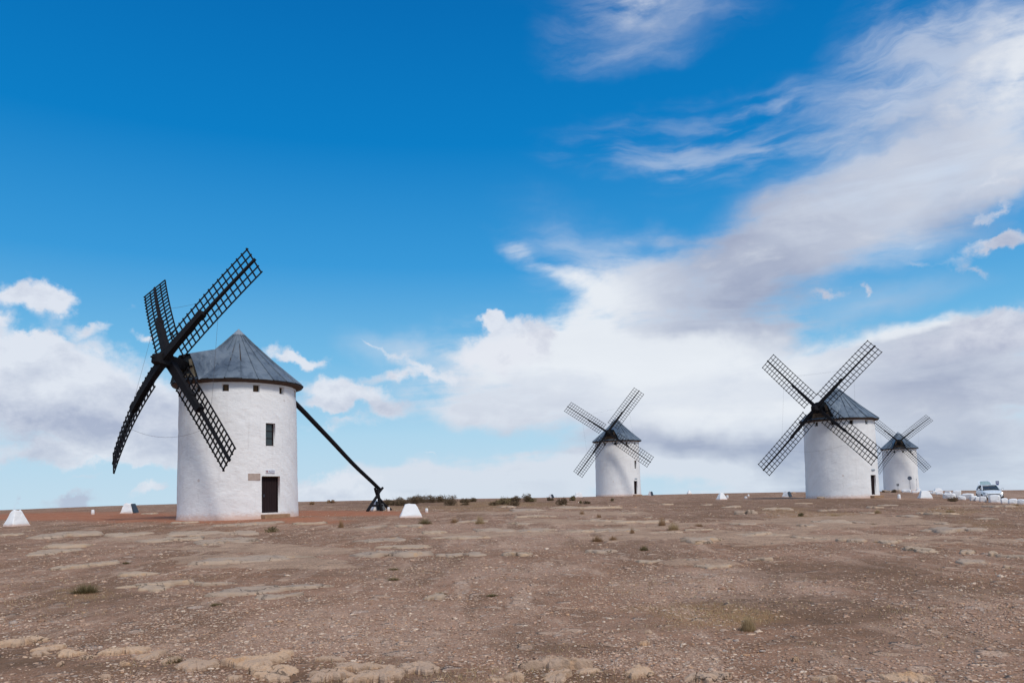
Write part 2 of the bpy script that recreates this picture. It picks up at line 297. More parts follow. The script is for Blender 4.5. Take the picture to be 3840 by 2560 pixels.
# ------------------------------------------------------------------ materials
MATS = {}
def mat(name, fn):
    m = bpy.data.materials.new(name); m.use_nodes = True; t = NT(m.node_tree)
    b = t.n['Principled BSDF']; fn(t, b); MATS[name] = m; return m
def A(t, n): x = t.new('ShaderNodeAttribute', attribute_name=n); return x.outputs['Fac']
def objc(t): return t.new('ShaderNodeTexCoord').outputs['Object']
def geo(t): return t.new('ShaderNodeNewGeometry').outputs['Position']
def bump(t, b, h, d=.02, s=1., prev=None):
    n = t.new('ShaderNodeBump'); n.inputs['Distance'].default_value = d; n.inputs['Strength'].default_value = s
    t.put(n.inputs['Height'], h)
    if prev is not None: t.put(n.inputs['Normal'], prev)
    t.put(b.inputs['Normal'], n.outputs[0]); return n.outputs[0]
def g_ground(t, b):
    p = geo(t); b.inputs['Roughness'].default_value = .95; b.inputs['Specular IOR Level'].default_value = .12
    n1 = t.noise(p, .30, 7, .62, .3); n2 = t.noise(p, 3.5, 6, .62); n3 = t.noise(p, 26, 5, .65); n4 = t.noise(p, 1.1, 9, .72, .6)
    c = t.mix(t.map(n1, .36, .64), (.290, .178, .118, 1), (.375, .250, .185, 1))
    c = t.mix(t.map(n4, .44, .60, 0, .85), c, (.205, .132, .088, 1))
    c = t.mix(t.math('MULTIPLY', A(t, 'pale'), t.map(n2, .3, .6, .3, .9)), c, (.470, .345, .275, 1))
    c = t.mix(t.math('MULTIPLY', A(t, 'dark'), t.map(n2, .35, .6, .95, .5)), c, (.150, .100, .066, 1))
    c = t.mix(t.math('MULTIPLY', A(t, 'olive'), t.map(n4, .35, .6, .3, .95)), c, (.33, .220, .115, 1))
    ns = t.noise(t.mapping(p, sc=(.55, .16, 1)), 1.0, 6, .65, .4); ns2 = t.noise(t.mapping(p, loc=(7, 3, 0), sc=(1.6, .30, 1)), 1.0, 6, .65, .3)  # streaked colour stands in for low ledges catching light and shade
    soft = t.math('MULTIPLY', t.math('SUBTRACT', 1, A(t, 'red')), t.math('SUBTRACT', 1, t.math('MULTIPLY', A(t, 'dark'), .85)))
    c = t.mix(t.math('MULTIPLY', t.map(ns, .48, .62, 0, .8), soft), c, (.185, .120, .078, 1))
    c = t.mix(t.math('MULTIPLY', t.map(ns2, .53, .64, 0, .7), soft), c, (.50, .38, .30, 1))
    # grit: light chips of stone in the soil, dark crumbs between them
    def chips(scale, wq, lo):
        v = t.new('ShaderNodeTexVoronoi'); t.put(v.inputs[0], t.vmath('ADD', p, t.vmath('SCALE', t.noise(p, scale*.6, 3, .5, 0, True), scale=wq))); v.inputs['Scale'].default_value = scale
        q = t.new('ShaderNodeSeparateColor'); t.put(q.inputs[0], v.outputs['Color'])
        return t.math('MULTIPLY', t.map(q.outputs[0], lo, lo+.06), t.map(v.outputs['Distance'], .50, .36)), q.outputs[1]
    chip, r1 = chips(34, .06, .55); chip2, r2 = chips(9, .2, .78); chip3, r3 = chips(3.2, .5, .84)
    keep = t.math('SUBTRACT', 1, t.math('MULTIPLY', A(t, 'dark'), .7)); rk = t.math('SUBTRACT', 1, t.math('MULTIPLY', A(t, 'red'), .85)); keep = t.math('MULTIPLY', keep, rk)
    keep = t.math('MULTIPLY', keep, t.map(n1, .30, .62, .45, 1.1))
    c = t.mix(t.math('MULTIPLY', t.math('MULTIPLY', chip, keep), .8), c, t.mix(r1, (.56, .41, .32, 1), (.47, .41, .37, 1)))
    c = t.mix(t.math('MULTIPLY', t.math('MULTIPLY', chip2, keep), .85), c, t.mix(r2, (.60, .46, .36, 1), (.52, .45, .40, 1)))
    c = t.mix(t.math('MULTIPLY', t.math('MULTIPLY', chip3, keep), .75), c, t.mix(r3, (.58, .45, .35, 1), (.50, .43, .38, 1)))
    c = t.mix(t.map(n3, .36, .5, .5, 0), c, (.115, .080, .058, 1))
    # red earth round the nearest mill
    rd = t.math('MULTIPLY', A(t, 'red'), t.map(n2, .25, .5, .55, 1))
    c = t.mix(rd, c, t.mix(t.map(n4, .35, .65), (.35, .150, .085, 1), (.43, .215, .135, 1)))
    bd = A(t, 'bed')
    rock = t.mix(t.map(n4, .35, .65), (.55, .42, .32, 1), (.40, .30, .225, 1))
    rock = t.mix(t.map(n3, .40, .52, .6, 0), rock, (.15, .12, .10, 1))
    c = t.mix(t.math('MULTIPLY', t.map(t.math('ADD', bd, t.math('MULTIPLY', t.math('SUBTRACT', n2, .5), .9)), .3, .7), .8), c, rock)
    t.put(b.inputs['Base Color'], t.mix(1.0, c, (1.10, .965, .855, 1), 'MULTIPLY'))
    h = t.math('ADD', t.math('ADD', t.math('MULTIPLY', n3, .5), t.math('MULTIPLY', chip, .5)), t.math('ADD', t.math('MULTIPLY', n2, 1.2), t.math('ADD', t.math('MULTIPLY', chip2, 1.4), t.math('MULTIPLY', chip3, 2.0))))
    bump(t, b, h, .035, .9)
me.materials.append(mat('soil', g_ground))

def g_gravel(t, b):
    b.inputs['Roughness'].default_value = .9; b.inputs['Specular IOR Level'].default_value = .2
    r = t.new('ShaderNodeNewGeometry').outputs['Random Per Island']
    c = t.ramp(r, [(0, (.34, .225, .165, 1)), (.18, (.46, .325, .255, 1)), (.36, (.38, .28, .22, 1)), (.52, (.53, .40, .32, 1)), (.68, (.60, .47, .37, 1)), (.78, (.66, .57, .48, 1)), (.86, (.56, .37, .24, 1)), (.90, (.42, .37, .34, 1)), (.96, (.70, .61, .52, 1))], 'CONSTANT')
    p = geo(t); c = t.mix(t.map(t.noise(p, 55, 3), .35, .65, .5, 0), c, (.16, .115, .09, 1))
    t.put(b.inputs['Base Color'], t.mix(1.0, c, (1.22, 1.10, .99, 1), 'MULTIPLY')); bump(t, b, t.noise(p, 90, 3), .006, .6)
mat('gravel', g_gravel)
def g_rock(t, b, tint=(.92, .86, .78, 1)):
    b.inputs['Roughness'].default_value = .92; b.inputs['Specular IOR Level'].default_value = .2
    p = geo(t); ob = t.new('ShaderNodeObjectInfo').outputs['Random']
    n1 = t.noise(p, 2.2, 7, .6, .4); n2 = t.noise(p, 14, 6, .65); n3 = t.noise(p, 60, 4, .6)
    c = t.mix(ob, (.600, .465, .350, 1), (.480, .385, .320, 1))
    c = t.mix(t.map(n1, .38, .66, .0, .6), c, (.43, .34, .28, 1))
    c = t.mix(t.map(t.noise(t.mapping(p, loc=(4, 8, 1)), 3.5, 5, .6), .55, .72, 0, .55), c, (.60, .38, .20, 1))
    c = t.mix(t.map(n2, .30, .43, .7, 0), c, (.16, .13, .11, 1))
    cr = t.voro(t.vmath('ADD', p, t.vmath('SCALE', t.noise(p, 3, 5, .6, 0, True), scale=.9)), 1.5, 'DISTANCE_TO_EDGE')
    cr = t.math('ADD', cr, t.map(t.noise(p, 1.1, 2), .45, .6, 0, .1))
    c = t.mix(t.map(cr, .0, .022, .8, 0), c, (.09, .07, .055, 1))
    t.put(b.inputs['Base Color'], t.mix(1.0, c, tint, 'MULTIPLY'))
    bump(t, b, t.math('ADD', t.math('ADD', n2, t.math('MULTIPLY', n3, .3)), t.map(cr, 0, .03, 0, .7)), .03, .9)
mat('limestone', g_rock); mat('limestone_pale', lambda t, b: g_rock(t, b, (1.02, .90, .78, 1)))
def g_white(stain):
    def f(t, b):
        b.inputs['Roughness'].default_value = .85; b.inputs['Specular IOR Level'].default_value = .25
        p = objc(t)
        n1 = t.noise(p, .9, 5, .6); n2 = t.noise(t.mapping(p, sc=(1, 1, 2.2)), 5.5, 6, .62, .3); n3 = t.noise(t.mapping(p, sc=(1, 1, 1.8)), 19, 5, .6)
        c = t.mix(t.map(n1, .35, .7), (.87, .87, .865, 1), (.81, .81, .81, 1))
        c = t.mix(t.map(n2, .60, .74, 0, .35), c, (.62, .60, .60, 1))
        stk = t.noise(t.mapping(p, sc=(3.2, 3.2, .22)), 1.6, 5, .65, .2)
        c = t.mix(t.map(stk, .56, .74, 0, .28), c, (.60, .575, .555, 1))
        if stain:
            s = t.new('ShaderNodeSeparateXYZ'); t.put(s.inputs[0], p)
            zz = t.math('ADD', s.outputs[2], t.math('MULTIPLY', t.math('SUBTRACT', n2, .5), stain*1.1))
            c = t.mix(t.map(zz, .0, stain, .85, 0), c, (.62, .42, .33, 1))
            # a few spots where the whitewash has come off
            c = t.mix(t.map(t.noise(t.mapping(p, loc=(3, 3, 9)), 2.3, 3, .5), .74, .76, 0, .6), c, (.55, .45, .39, 1))
        t.put(b.inputs['Base Color'], c)
        bump(t, b, t.math('ADD', t.math('MULTIPLY', n2, 1.0), t.math('MULTIPLY', n3, .40)), .040, .55)
    return f
mat('whitewash', g_white(.42)); mat('whitewash_stone', g_white(.14))
def g_wood(c1, c2, sc=(14, 14, 1.2)):
    def f(t, b):
        b.inputs['Roughness'].default_value = .8; p = objc(t); b.inputs['Specular IOR Level'].default_value = .25
        n = t.noise(t.mapping(p, sc=sc), 2, 5, .6, .5)
        t.put(b.inputs['Base Color'], t.mix(t.map(n, .3, .7), c1, c2)); bump(t, b, n, .008, .7)
    return f
mat('black_timber', g_wood((.004, .004, .006, 1), (.010, .009, .012, 1), (6, 6, 6)))
mat('dark_board', g_wood((.020, .013, .010, 1), (.035, .022, .016, 1)))
mat('brown_board', g_wood((.085, .050, .026, 1), (.14, .085, .045, 1)))
mat('door_paint', g_wood((.014, .007, .008, 1), (.024, .012, .013, 1)))
mat('cream_board', g_wood((.52, .42, .27, 1), (.42, .33, .21, 1), (3, 3, 3)))
mat('hood_brown', g_wood((.16, .11, .07, 1), (.10, .07, .05, 1), (3, 3, 3)))
mat('soffit', g_wood((.060, .040, .032, 1), (.10, .07, .055, 1), (5, 5, 5)))
def g_zinc(t, b):
    b.inputs['Metallic'].default_value = .35; b.inputs['Roughness'].default_value = .5
    p = objc(t); r = t.new('ShaderNodeObjectInfo').outputs['Random']
    n1 = t.noise(t.mapping(p, sc=(1, 1, .55)), 2.4, 7, .65, .6); n2 = t.noise(p, 9, 6, .6, .3)
    c = t.mix(r, (.112, .150, .192, 1), (.165, .208, .255, 1))
    c = t.mix(t.map(n1, .40, .70, 0, .8), c, (.20, .24, .28, 1)); c = t.mix(t.map(n1, .5, .3, 0, .7), c, (.060, .082, .112, 1))
    c = t.mix(t.map(n2, .66, .74, 0, .6), c, (.42, .44, .46, 1))
    t.put(b.inputs['Base Color'], c); t.put(b.inputs['Roughness'], t.map(n2, .3, .7, .42, .68)); bump(t, b, n1, .03, .35)
mat('zinc', g_zinc)
def plain(c, rough=.6, metal=0., spec=.5):
    def f(t, b):
        n = t.noise(objc(t), 9, 4, .6)
        t.put(b.inputs['Base Color'], t.mix(t.map(n, .3, .7), tuple(v*.9 for v in c[:3])+(1,), tuple(min(1, v*1.08) for v in c[:3])+(1,)))
        b.inputs['Roughness'].default_value = rough; b.inputs['Metallic'].default_value = metal; b.inputs['Specular IOR Level'].default_value = spec
    return f
mat('zinc_cap', plain((.30, .34, .38), .5, .3)); mat('dark_glass', plain((.035, .042, .045), .12)); mat('plaque_stone', plain((.44, .35, .30), .8))
mat('tile_white', plain((.72, .74, .78), .35)); mat('ink_blue', plain((.13, .15, .30), .5)); mat('crest_red', plain((.30, .08, .09), .5)); mat('tan_stone', g_wood((.30, .175, .10, 1), (.40, .26, .16, 1), (3, 3, 3)))
mat('slate_panel', plain((.030, .038, .048), .35)); mat('rope', plain((.10, .09, .09), .9)); mat('galvanised', plain((.13, .15, .19), .45, .5)); mat('sign_blue', plain((.03, .07, .28), .4)); mat('sign_white', plain((.75, .77, .8), .4))
mat('car_paint', lambda t, b: (b.inputs['Base Color'].__setattr__('default_value', (.72, .77, .80, 1)), b.inputs['Roughness'].__setattr__('default_value', .25))); mat('tyre', plain((.02, .02, .02), .85)); mat('rim', plain((.35, .36, .38), .3, .8)); mat('black_plastic', plain((.015, .016, .018), .5)); mat('lamp_glass', plain((.20, .24, .28), .1)); mat('pale_glass', plain((.30, .42, .42), .1))
def leaf(c1, c2):
    def f(t, b):
        r = t.new('ShaderNodeNewGeometry').outputs['Random Per Island']
        t.put(b.inputs['Base Color'], t.mix(r, c1, c2)); b.inputs['Roughness'].default_value = .85; b.inputs['Specular IOR Level'].default_value = .1
    return f
mat('heath', leaf((.110, .078, .046, 1), (.215, .150, .092, 1))); mat('heath_green', leaf((.130, .112, .052, 1), (.27, .200, .105, 1)))
mat('straw', leaf((.36, .25, .13, 1), (.52, .39, .23, 1))); mat('rust_grass', leaf((.26, .15, .08, 1), (.42, .27, .15, 1))); mat('twig', leaf((.07, .048, .035, 1), (.12, .085, .06, 1)))

# ------------------------------------------------------------------ mesh helpers
class MB:
    def __init__(s): s.v = []; s.f = []
    def add(s, V, F):
        o = len(s.v); s.v += [tuple(map(float, p)) for p in V]; s.f += [tuple(i+o for i in f) for f in F]; return s
    def hexa(s, P):   # 8 points: bottom 4 then top 4
        return s.add(P, [(3, 2, 1, 0), (4, 5, 6, 7), (0, 1, 5, 4), (1, 2, 6, 5), (2, 3, 7, 6), (3, 0, 4, 7)])
    def box(s, c, d, R=None):
        P = [np.array([sx*d[0]/2, sy*d[1]/2, sz*d[2]/2]) for sz in (-1, 1) for sx, sy in ((-1, -1), (1, -1), (1, 1), (-1, 1))]
        if R is not None: P = [R@p for p in P]
        return s.hexa([p+np.asarray(c, float) for p in P])
    def sweep(s, pts, ws, hs, ref):
        """square beam along pts, ws wide across ref x tangent, hs thick along ref"""
        pts = [np.asarray(p, float) for p in pts]; n = len(pts); ref = np.asarray(ref, float); rings = []
        for i, p in enumerate(pts):
            tg = pts[min(i+1, n-1)]-pts[max(i-1, 0)]; tg /= np.linalg.norm(tg)
            rf = ref[i] if ref.ndim == 2 else ref
            sd_ = np.cross(tg, rf); sd_ /= np.linalg.norm(sd_); up = np.cross(sd_, tg)
            w_ = ws[i] if hasattr(ws, '__len__') else ws; h_ = hs[i] if hasattr(hs, '__len__') else hs
            rings.append([p-sd_*w_/2-up*h_/2, p+sd_*w_/2-up*h_/2, p+sd_*w_/2+up*h_/2, p-sd_*w_/2+up*h_/2])
        F = [(3, 2, 1, 0), tuple(4*(n-1)+k for k in range(4))]
        for i in range(n-1):
            for k in range(4): F.append((4*i+k, 4*i+(k+1) % 4, 4*i+4+(k+1) % 4, 4*i+4+k))
        return s.add([q for r in rings for q in r], F)
    def tube(s, pts, rs, n=8):
        pts = [np.asarray(p, float) for p in pts]; m = len(pts); V = []; F = []
        for i, p in enumerate(pts):
            tg = pts[min(i+1, m-1)]-pts[max(i-1, 0)]; tg /= np.linalg.norm(tg)
            a = np.cross(tg, [0, 0, 1.] if abs(tg[2]) < .9 else [1., 0, 0]); a /= np.linalg.norm(a); b = np.cross(tg, a)
            r = rs[i] if hasattr(rs, '__len__') else rs
            V += [p+r*(math.cos(2*math.pi*k/n)*a+math.sin(2*math.pi*k/n)*b) for k in range(n)]
        for i in range(m-1):
            for k in range(n): F.append((i*n+k, i*n+(k+1) % n, (i+1)*n+(k+1) % n, (i+1)*n+k))
        F += [tuple(range(n))[::-1], tuple((m-1)*n+k for k in range(n))]
        return s.add(V, F)
    def build(s, name, m, parent=None, smooth=False, origin=None, **tags):
        V = np.array(s.v)
        if origin is not None: V = V-np.asarray(origin)
        me = bpy.data.meshes.new(name); me.from_pydata(V.tolist(), [], s.f)
        me.materials.append(MATS[m]); me.update()
        if smooth: me.polygons.foreach_set('use_smooth', np.ones(len(me.polygons), bool))
        o = bpy.data.objects.new(name, me); C.objects.link(o); o.parent = parent
        if origin is not None: o.location = origin
        for k, v in tags.items(): o[k] = v
        return o
def thing(name, label, cat, loc, rz=0, group=None):
    o = bpy.data.objects.new(name, None); C.objects.link(o); o.location = tuple(map(float, loc)); o.rotation_euler = (0, 0, rz); o.empty_display_size = .3
    o['label'] = label; o['category'] = cat
    if group: o['group'] = group
    return o
def bevel(o, w_, seg=2):
    m = o.modifiers.new('b', 'BEVEL'); m.width = w_; m.segments = seg; m.limit_method = 'ANGLE'; m.angle_limit = math.radians(40); return o
def text_mesh(name, s, size, m, parent, loc, rot):
    c = bpy.data.curves.new(name, 'FONT'); c.body = s; c.size = size; c.align_x = 'CENTER'; c.align_y = 'CENTER'; c.extrude = .003
    o = bpy.data.objects.new('tmp', c); C.objects.link(o); dg = bpy.context.evaluated_depsgraph_get()
    me = bpy.data.meshes.new_from_object(o.evaluated_get(dg)); bpy.data.objects.remove(o)
    me.materials.clear(); me.materials.append(MATS[m]); t = bpy.data.objects.new(name, me); C.objects.link(t)
    t.parent = parent; t.location = loc; t.rotation_euler = rot; return t

# ------------------------------------------------------------------ windmills
def cyl(r, th, z): return np.array([r*math.cos(th), r*math.sin(th), z])
def make_mill(key, label, zb, eave, apex, q, wins, wz, door=None, window=None, nth=160, nz=70, rope=True, plaque=False, thick=.62, sign=False, pole=False, rbase=3.1, rtop=3.02, seed=0):
    """everything is modelled relative to the mill's foot: x, y from its axis, z from its base"""
    cx, cy = MILLC[key]; root = thing('windmill', label, 'windmill', (cx, cy, zb), 0, 'white windmills on the hilltop')
    H = eave-zb; ap = apex-zb
    # wall with its real openings
    ops = [(math.radians(t-3.2), math.radians(t+3.2), wz-zb-.18, wz-zb+.18, .17, 'small') for t in wins]
    if door: ops.append((math.radians(door[0]), math.radians(door[1]), door[2]-zb, door[3]-zb, .19, 'door'))
    if window: ops.append((math.radians(window[0]), math.radians(window[1]), window[2]-zb, window[3]-zb, .17, 'tall'))
    def cuts(lo, hi, n, marks):
        v = list(np.linspace(lo, hi, n)); step = (hi-lo)/(n-1)
        marks = sorted(set(round(m_, 5) for m_ in marks))
        v = [a for a in v if all(abs(a-m_) > step*.35 for m_ in marks)]+marks
        return np.array(sorted(v))
    wrap = lambda a: (a+math.pi) % (2*math.pi)-math.pi
    ops = [(wrap(a), wrap(a)+(b-a), *o) for a, b, *o in ops]
    ths = cuts(-math.pi, math.pi, nth+1, [t for o in ops for t in o[:2]])[:-1]
    zs = cuts(-.35, H, nz, [z for o in ops for z in o[2:4]])
    T, Z = np.meshgrid(ths, zs, indexing='ij')
    near = np.zeros_like(T)
    for o in ops:
        near = np.maximum(near, ((T > o[0]-.02) & (T < o[1]+.02) & (Z > o[2]-.05) & (Z < o[3]+.05)).astype(float))
    rad = rbase+(rtop-rbase)*np.clip(Z/H, 0, 1)
    lum = (fbm((np.cos(T)+2)*5+seed, (np.sin(T)+2)*5+Z*1.7, 5)-.5)*.06+(fbm((np.cos(T)+2)*22, (np.sin(T)+2)*22+Z*9, 3)-.5)*.020
    rad = rad+lum*(1-near)+.05*np.exp(-np.maximum(Z, 0)/.18)
    V = np.stack([rad*np.cos(T), rad*np.sin(T), Z], -1)
    n1, n2 = T.shape; vid = np.arange(n1*n2).reshape(n1, n2); mb = MB(); mb.v = [tuple(p) for p in V.reshape(-1, 3)]
    def inside(t, z):
        return any((o[0]-1e-4 < t < o[1]+1e-4 or o[0]-1e-4 < t+2*math.pi < o[1]+1e-4) and o[2] < z < o[3] for o in ops)
    for i in range(n1):
        i2 = (i+1) % n1; tm = (ths[i]+(ths[i2] if i2 else math.pi))/2
        for j in range(n2-1):
            if inside(tm, (zs[j]+zs[j+1])/2): continue
            mb.f.append((vid[i, j], vid[i2, j], vid[i2, j+1], vid[i, j+1]))
    def rev(a0, a1, z0, z1, dep):     # splayed reveal of an opening
        r0 = rbase+(rtop-rbase)*((z0+z1)/2/H)+.02; r1 = r0-dep
        am = (a0+a1)/2; s_ = .95
        o_ = [cyl(r0, a0, z0), cyl(r0, a1, z0), cyl(r0, a1, z1), cyl(r0, a0, z1)]
        c_ = cyl(1, am, 0); tn = np.array([-math.sin(am), math.cos(am), 0]); hw = r1*(a1-a0)/2*s_
        k_ = [c_*r1-tn*hw+[0, 0, z0], c_*r1+tn*hw+[0, 0, z0], c_*r1+tn*hw+[0, 0, z1-.02], c_*r1-tn*hw+[0, 0, z1-.02]]
        mb.add(o_+k_, [(0, 1, 5, 4), (1, 2, 6, 5), (2, 3, 7, 6), (3, 0, 4, 7)])
        return am, r1, tn, c_, hw
    places = [(rev(*o[:5]), o) for o in ops]
    wall = mb.build('wall', 'whitewash', root, True)
    for (am, r1, tn, c_, hw), o in places:
        z0, z1 = o[2], o[3]; Rz = np.stack([tn, c_, [0, 0, 1.]], 1)      # local x = along wall, y = outward
        ce = lambda x, y, z: c_*(r1+y)+tn*x+np.array([0, 0, z])
        if o[5] == 'small':
            s = MB().box(ce(0, -.03, (z0+z1)/2), (hw*2.1, .03, z1-z0+.04), Rz).build('shutter', 'brown_board' if plaque else 'dark_board', root)
            fr = MB()
            for sx in (-1, 1): fr.box(ce(sx*(hw-.02), -.005, (z0+z1)/2), (.035, .03, z1-z0), Rz)
            fr.box(ce(0, -.005, z1-.035), (hw*2-.08, .03, .035), Rz); fr.build('frame', 'door_paint', s)
        elif o[5] == 'door':
            d = MB().box(ce(0, -.06, (z0+z1)/2), (hw*2.06, .05, z1-z0+.04), Rz).build('door', 'door_paint', root)
            n = 6
            for i in range(n):
                x = -hw+.05+(i+.5)*(2*hw-.1)/n
                MB().box(ce(x, -.022, (z0+z1)/2-.02), ((2*hw-.1)/n-.012, .022, z1-z0-.12), Rz).build('plank', 'door_paint', d)
            fr = MB()
            for sx in (-1, 1): fr.box(ce(sx*(hw-.02), 0, (z0+z1)/2), (.05, .07, z1-z0), Rz)
            fr.box(ce(0, 0, z1-.05), (hw*2-.1, .07, .06), Rz); fr.build('frame', 'door_paint', d)
            MB().box(ce(-hw*.7, .01, (z0+z1)/2-.05), (.03, .05, .14), Rz).build('handle', 'galvanised', d)
            MB().box(ce(0, .09, z1+.0), (hw*2+.04, .18, .035), Rz).build('lintel', 'brown_board', root)
            st_ = MB().box(cyl(rbase+.12, am+.045, z0/2-.06), (.50, 1.5, .12+z0-.16), np.stack([c_, tn, [0, 0, 1.]], 1)); bevel(st_.build('doorstep', 'tan_stone', root), .03)
        else:
            wn = MB()
            for sx in (-1, 1): wn.box(ce(sx*(hw-.025), 0, (z0+z1)/2), (.05, .05, z1-z0), Rz)
            for zz in (z0+.02, z1-.045): wn.box(ce(0, 0, zz), (hw*2-.1, .05, .05), Rz)
            wn = wn.build('window', 'door_paint', root); hh = (z1-z0-.05)/3
            for i in range(3):
                MB().box(ce(0, -.02, z0+.02+hh*(i+.5)), (hw*2-.1, .015, hh-.03), Rz).build('pane', 'dark_glass', wn)
            for i in (1, 2): MB().box(ce(0, .0, z0+.02+hh*i), (hw*2-.1, .03, .03), Rz).build('glazing_bar', 'door_paint', wn)
    # cap: boarded cone clad in zinc gores, three courses, with a finial cone
    re = 3.40; N = 26
    prof = [(0.0, ap), (.10, None), (.28, None), (.64, None), (1., None)]
    def cone(f): return re*f, ap-(ap-H)*f+(-.10*math.sin(f*math.pi)*1.0)
    mb = MB(); rings = []
    for f_ in np.linspace(.02, 1, 10):
        r_, z_ = cone(f_); rings.append([cyl(r_-.02, 2*math.pi*k/64, z_-.035) for k in range(64)])
    rings.append([cyl(re-.03, 2*math.pi*k/64, H-.09) for k in range(64)]); rings.append([cyl(rtop-.08, 2*math.pi*k/64, H-.20) for k in range(64)])
    Vv = [p for r_ in rings for p in r_]
    Ff = [(i*64+k, i*64+64+k, i*64+64+(k+1) % 64, i*64+(k+1) % 64) for i in range(len(rings)-1) for k in range(64)]
    roof = mb.add(Vv, Ff).build('roof', 'soffit', root, True)
    rs = random.Random(seed+5)
    courses = [(.085, .285), (.28, .645), (.64, 1.006)]
    for ci, (f0, f1) in enumerate(courses):
        for k in range(N):
            t0 = 2*math.pi*(k+(.0 if ci != 1 else .12)*rs.random())/N; t1 = 2*math.pi*(k+1)/N; m2 = MB(); seg = 3
            off = .012*ci+.006*rs.random(); rows = []; sag = (rs.random()-.5)*.05 if ci == 2 else 0
            for a in range(seg+1):
                f_ = f0+(f1-f0)*a/seg; r_, z_ = cone(f_); row = []
                for u, dz in ((0., .0), (.015, .045), (.05, .045), (.075, .0), (.5, .006*math.sin(rs.random()*6)), (1., .0)):
                    row.append(cyl(r_+dz*.4, t0+(t1-t0)*u, z_+dz*.8+off+(.018*(1-a/seg) if ci else .02)*0+(sag*a/seg)))
                rows.append(row)
            rr_ = [p-np.array([0, 0, .03]) for p in rows[-1]]; rows.append(rr_)
            n_ = 6; Vp = [p for r_ in rows for p in r_]
            Fp = [(i*n_+j, i*n_+n_+j, i*n_+n_+j+1, i*n_+j+1) for i in range(len(rows)-1) for j in range(n_-1)]
            o = m2.add(Vp, Fp).build('roof_panel', 'zinc', roof)
    r_, z_ = cone(.105)
    m2 = MB(); Vp = [(0, 0, ap+.05)]+[cyl(r_, 2*math.pi*k/26, z_+.05) for k in range(26)]+[cyl(r_, 2*math.pi*k/26, z_+.01) for k in range(26)]
    m2.add(Vp, [(0, 1+k, 1+(k+1) % 26) for k in range(26)]+[(1+k, 27+k, 27+(k+1) % 26, 1+(k+1) % 26) for k in range(26)]).build('finial', 'zinc_cap', roof)
    # windshaft, hood and sails
    Aa, tilt, phi, hx, hz, Rt, ri, hwid, tw0, tw1 = q[:10]; angs = q[10:14]; ln = q[14:18]; qd = q[18:22]; cv = q[22:26]
    hz = hz-zb
    ah = np.array([-math.sin(Aa), -math.cos(Aa), 0.]); ax = np.array([ah[0]*math.cos(tilt), ah[1]*math.cos(tilt), math.sin(tilt)])
    side = np.cross([0, 0, 1.], ax); side /= np.linalg.norm(side); up = np.cross(ax, side)
    base = ah/math.cos(tilt)*hx+np.array([0, 0, hz])
    Lc = lambda x, y, z: ah*x+side*y+np.array([0, 0, z])
    zt0 = cone(1.25/re)[1]+.05; zf = hz-(hx-3.3)*math.tan(tilt)+.62
    hd = MB(); P_ = []; xs = np.linspace(1.15, 3.32, 8)
    for x in xs:
        zt = zt0+(zf-zt0)*(x-1.15)/2.17; yb = 1.25; rb = math.hypot(x, yb); zbt = cone(min(rb/re, 1.02))[1]-.03
        P_ += [Lc(x, -yb, zbt), Lc(x, -.86, zbt+(zt-zbt)*.55), Lc(x, -.52, zt-.06), Lc(x, -.42, zt), Lc(x, .42, zt), Lc(x, .52, zt-.06), Lc(x, .86, zbt+(zt-zbt)*.55), Lc(x, yb, zbt)]
    F_ = [(i*8+j, i*8+j+1, i*8+9+j, i*8+8+j) for i in range(7) for j in range(7)]
    hood = hd.add(P_, F_).build('hood', 'zinc', root)
    zlo = cone(3.2/re)[1]-.05
    MB().hexa([Lc(3.05, -1.0, zlo), Lc(3.10, -1.0, zlo), Lc(3.10, 1.0, zlo), Lc(3.05, 1.0, zlo), Lc(3.05, -.5, zf-.05), Lc(3.10, -.5, zf-.05), Lc(3.10, .5, zf-.05), Lc(3.05, .5, zf-.05)]).build('hood_shade_sheet', 'black_plastic', hood)  # black sheet standing in for the unlit inside of the hood
    for sy in (-1, 1):
        MB().hexa([Lc(3.12, sy*.82, zlo), Lc(3.30, sy*.82, zlo), Lc(3.30, sy*.58, zlo), Lc(3.12, sy*.58, zlo), Lc(3.12, sy*.56, zf-.30), Lc(3.30, sy*.56, zf-.30), Lc(3.30, sy*.36, zf-.30), Lc(3.12, sy*.36, zf-.30)]).build('hood_post', 'cream_board' if plaque else 'hood_brown', hood)
    for i, zz in enumerate((.12, .34)):
        if zlo+zz < hz-(hx-3.2)*math.tan(tilt)-.30: MB().box(Lc(3.22, 0, zlo+zz), (.12, 1.15, .16), np.stack([ah, side, [0, 0, 1.]], 1)).build('hood_board', 'cream_board' if plaque else 'hood_brown', hood)
    MB().box(Lc(3.38, 0, zlo+.52), (.08, 1.5, .10), np.stack([ah, side, [0, 0, 1.]], 1)).build('hood_beam', 'black_timber', hood)
    sh = MB(); s0 = base-ax*(hx-1.0)
    sh.tube([s0, base-ax*1.25], .22, 12); sh.sweep([base-ax*1.3, base-ax*.55, base+ax*.55, base+ax*.75], np.array([.34, .62, .62, .48])*(.5+.5*thick), np.array([.34, .56, .56, .44])*(.5+.5*thick), up)
    shaft = bevel(sh.build('windshaft', 'black_timber', root), .05)
    MB().tube([base+ax*.7, base+ax*.92], .05, 8).build('shaft_pin', 'black_timber', shaft)
    def sp(k, r, wv=0., lift=0.):
        ang = phi+k*math.pi/2+angs[k]; e = math.cos(ang)*side+math.sin(ang)*up; g = -math.sin(ang)*side+math.cos(ang)*up
        off = .2 if k % 2 == 0 else -.2; u = r/7; t = (r-ri)/(Rt-ri); tw = tw0+(tw1-tw0)*t
        p = base+ax*(off+ln[k]*u+qd[k]*u*u+lift)+e*r+g*cv[k]*u*u
        return p+(g*math.cos(tw)+ax*math.sin(tw))*wv*hwid
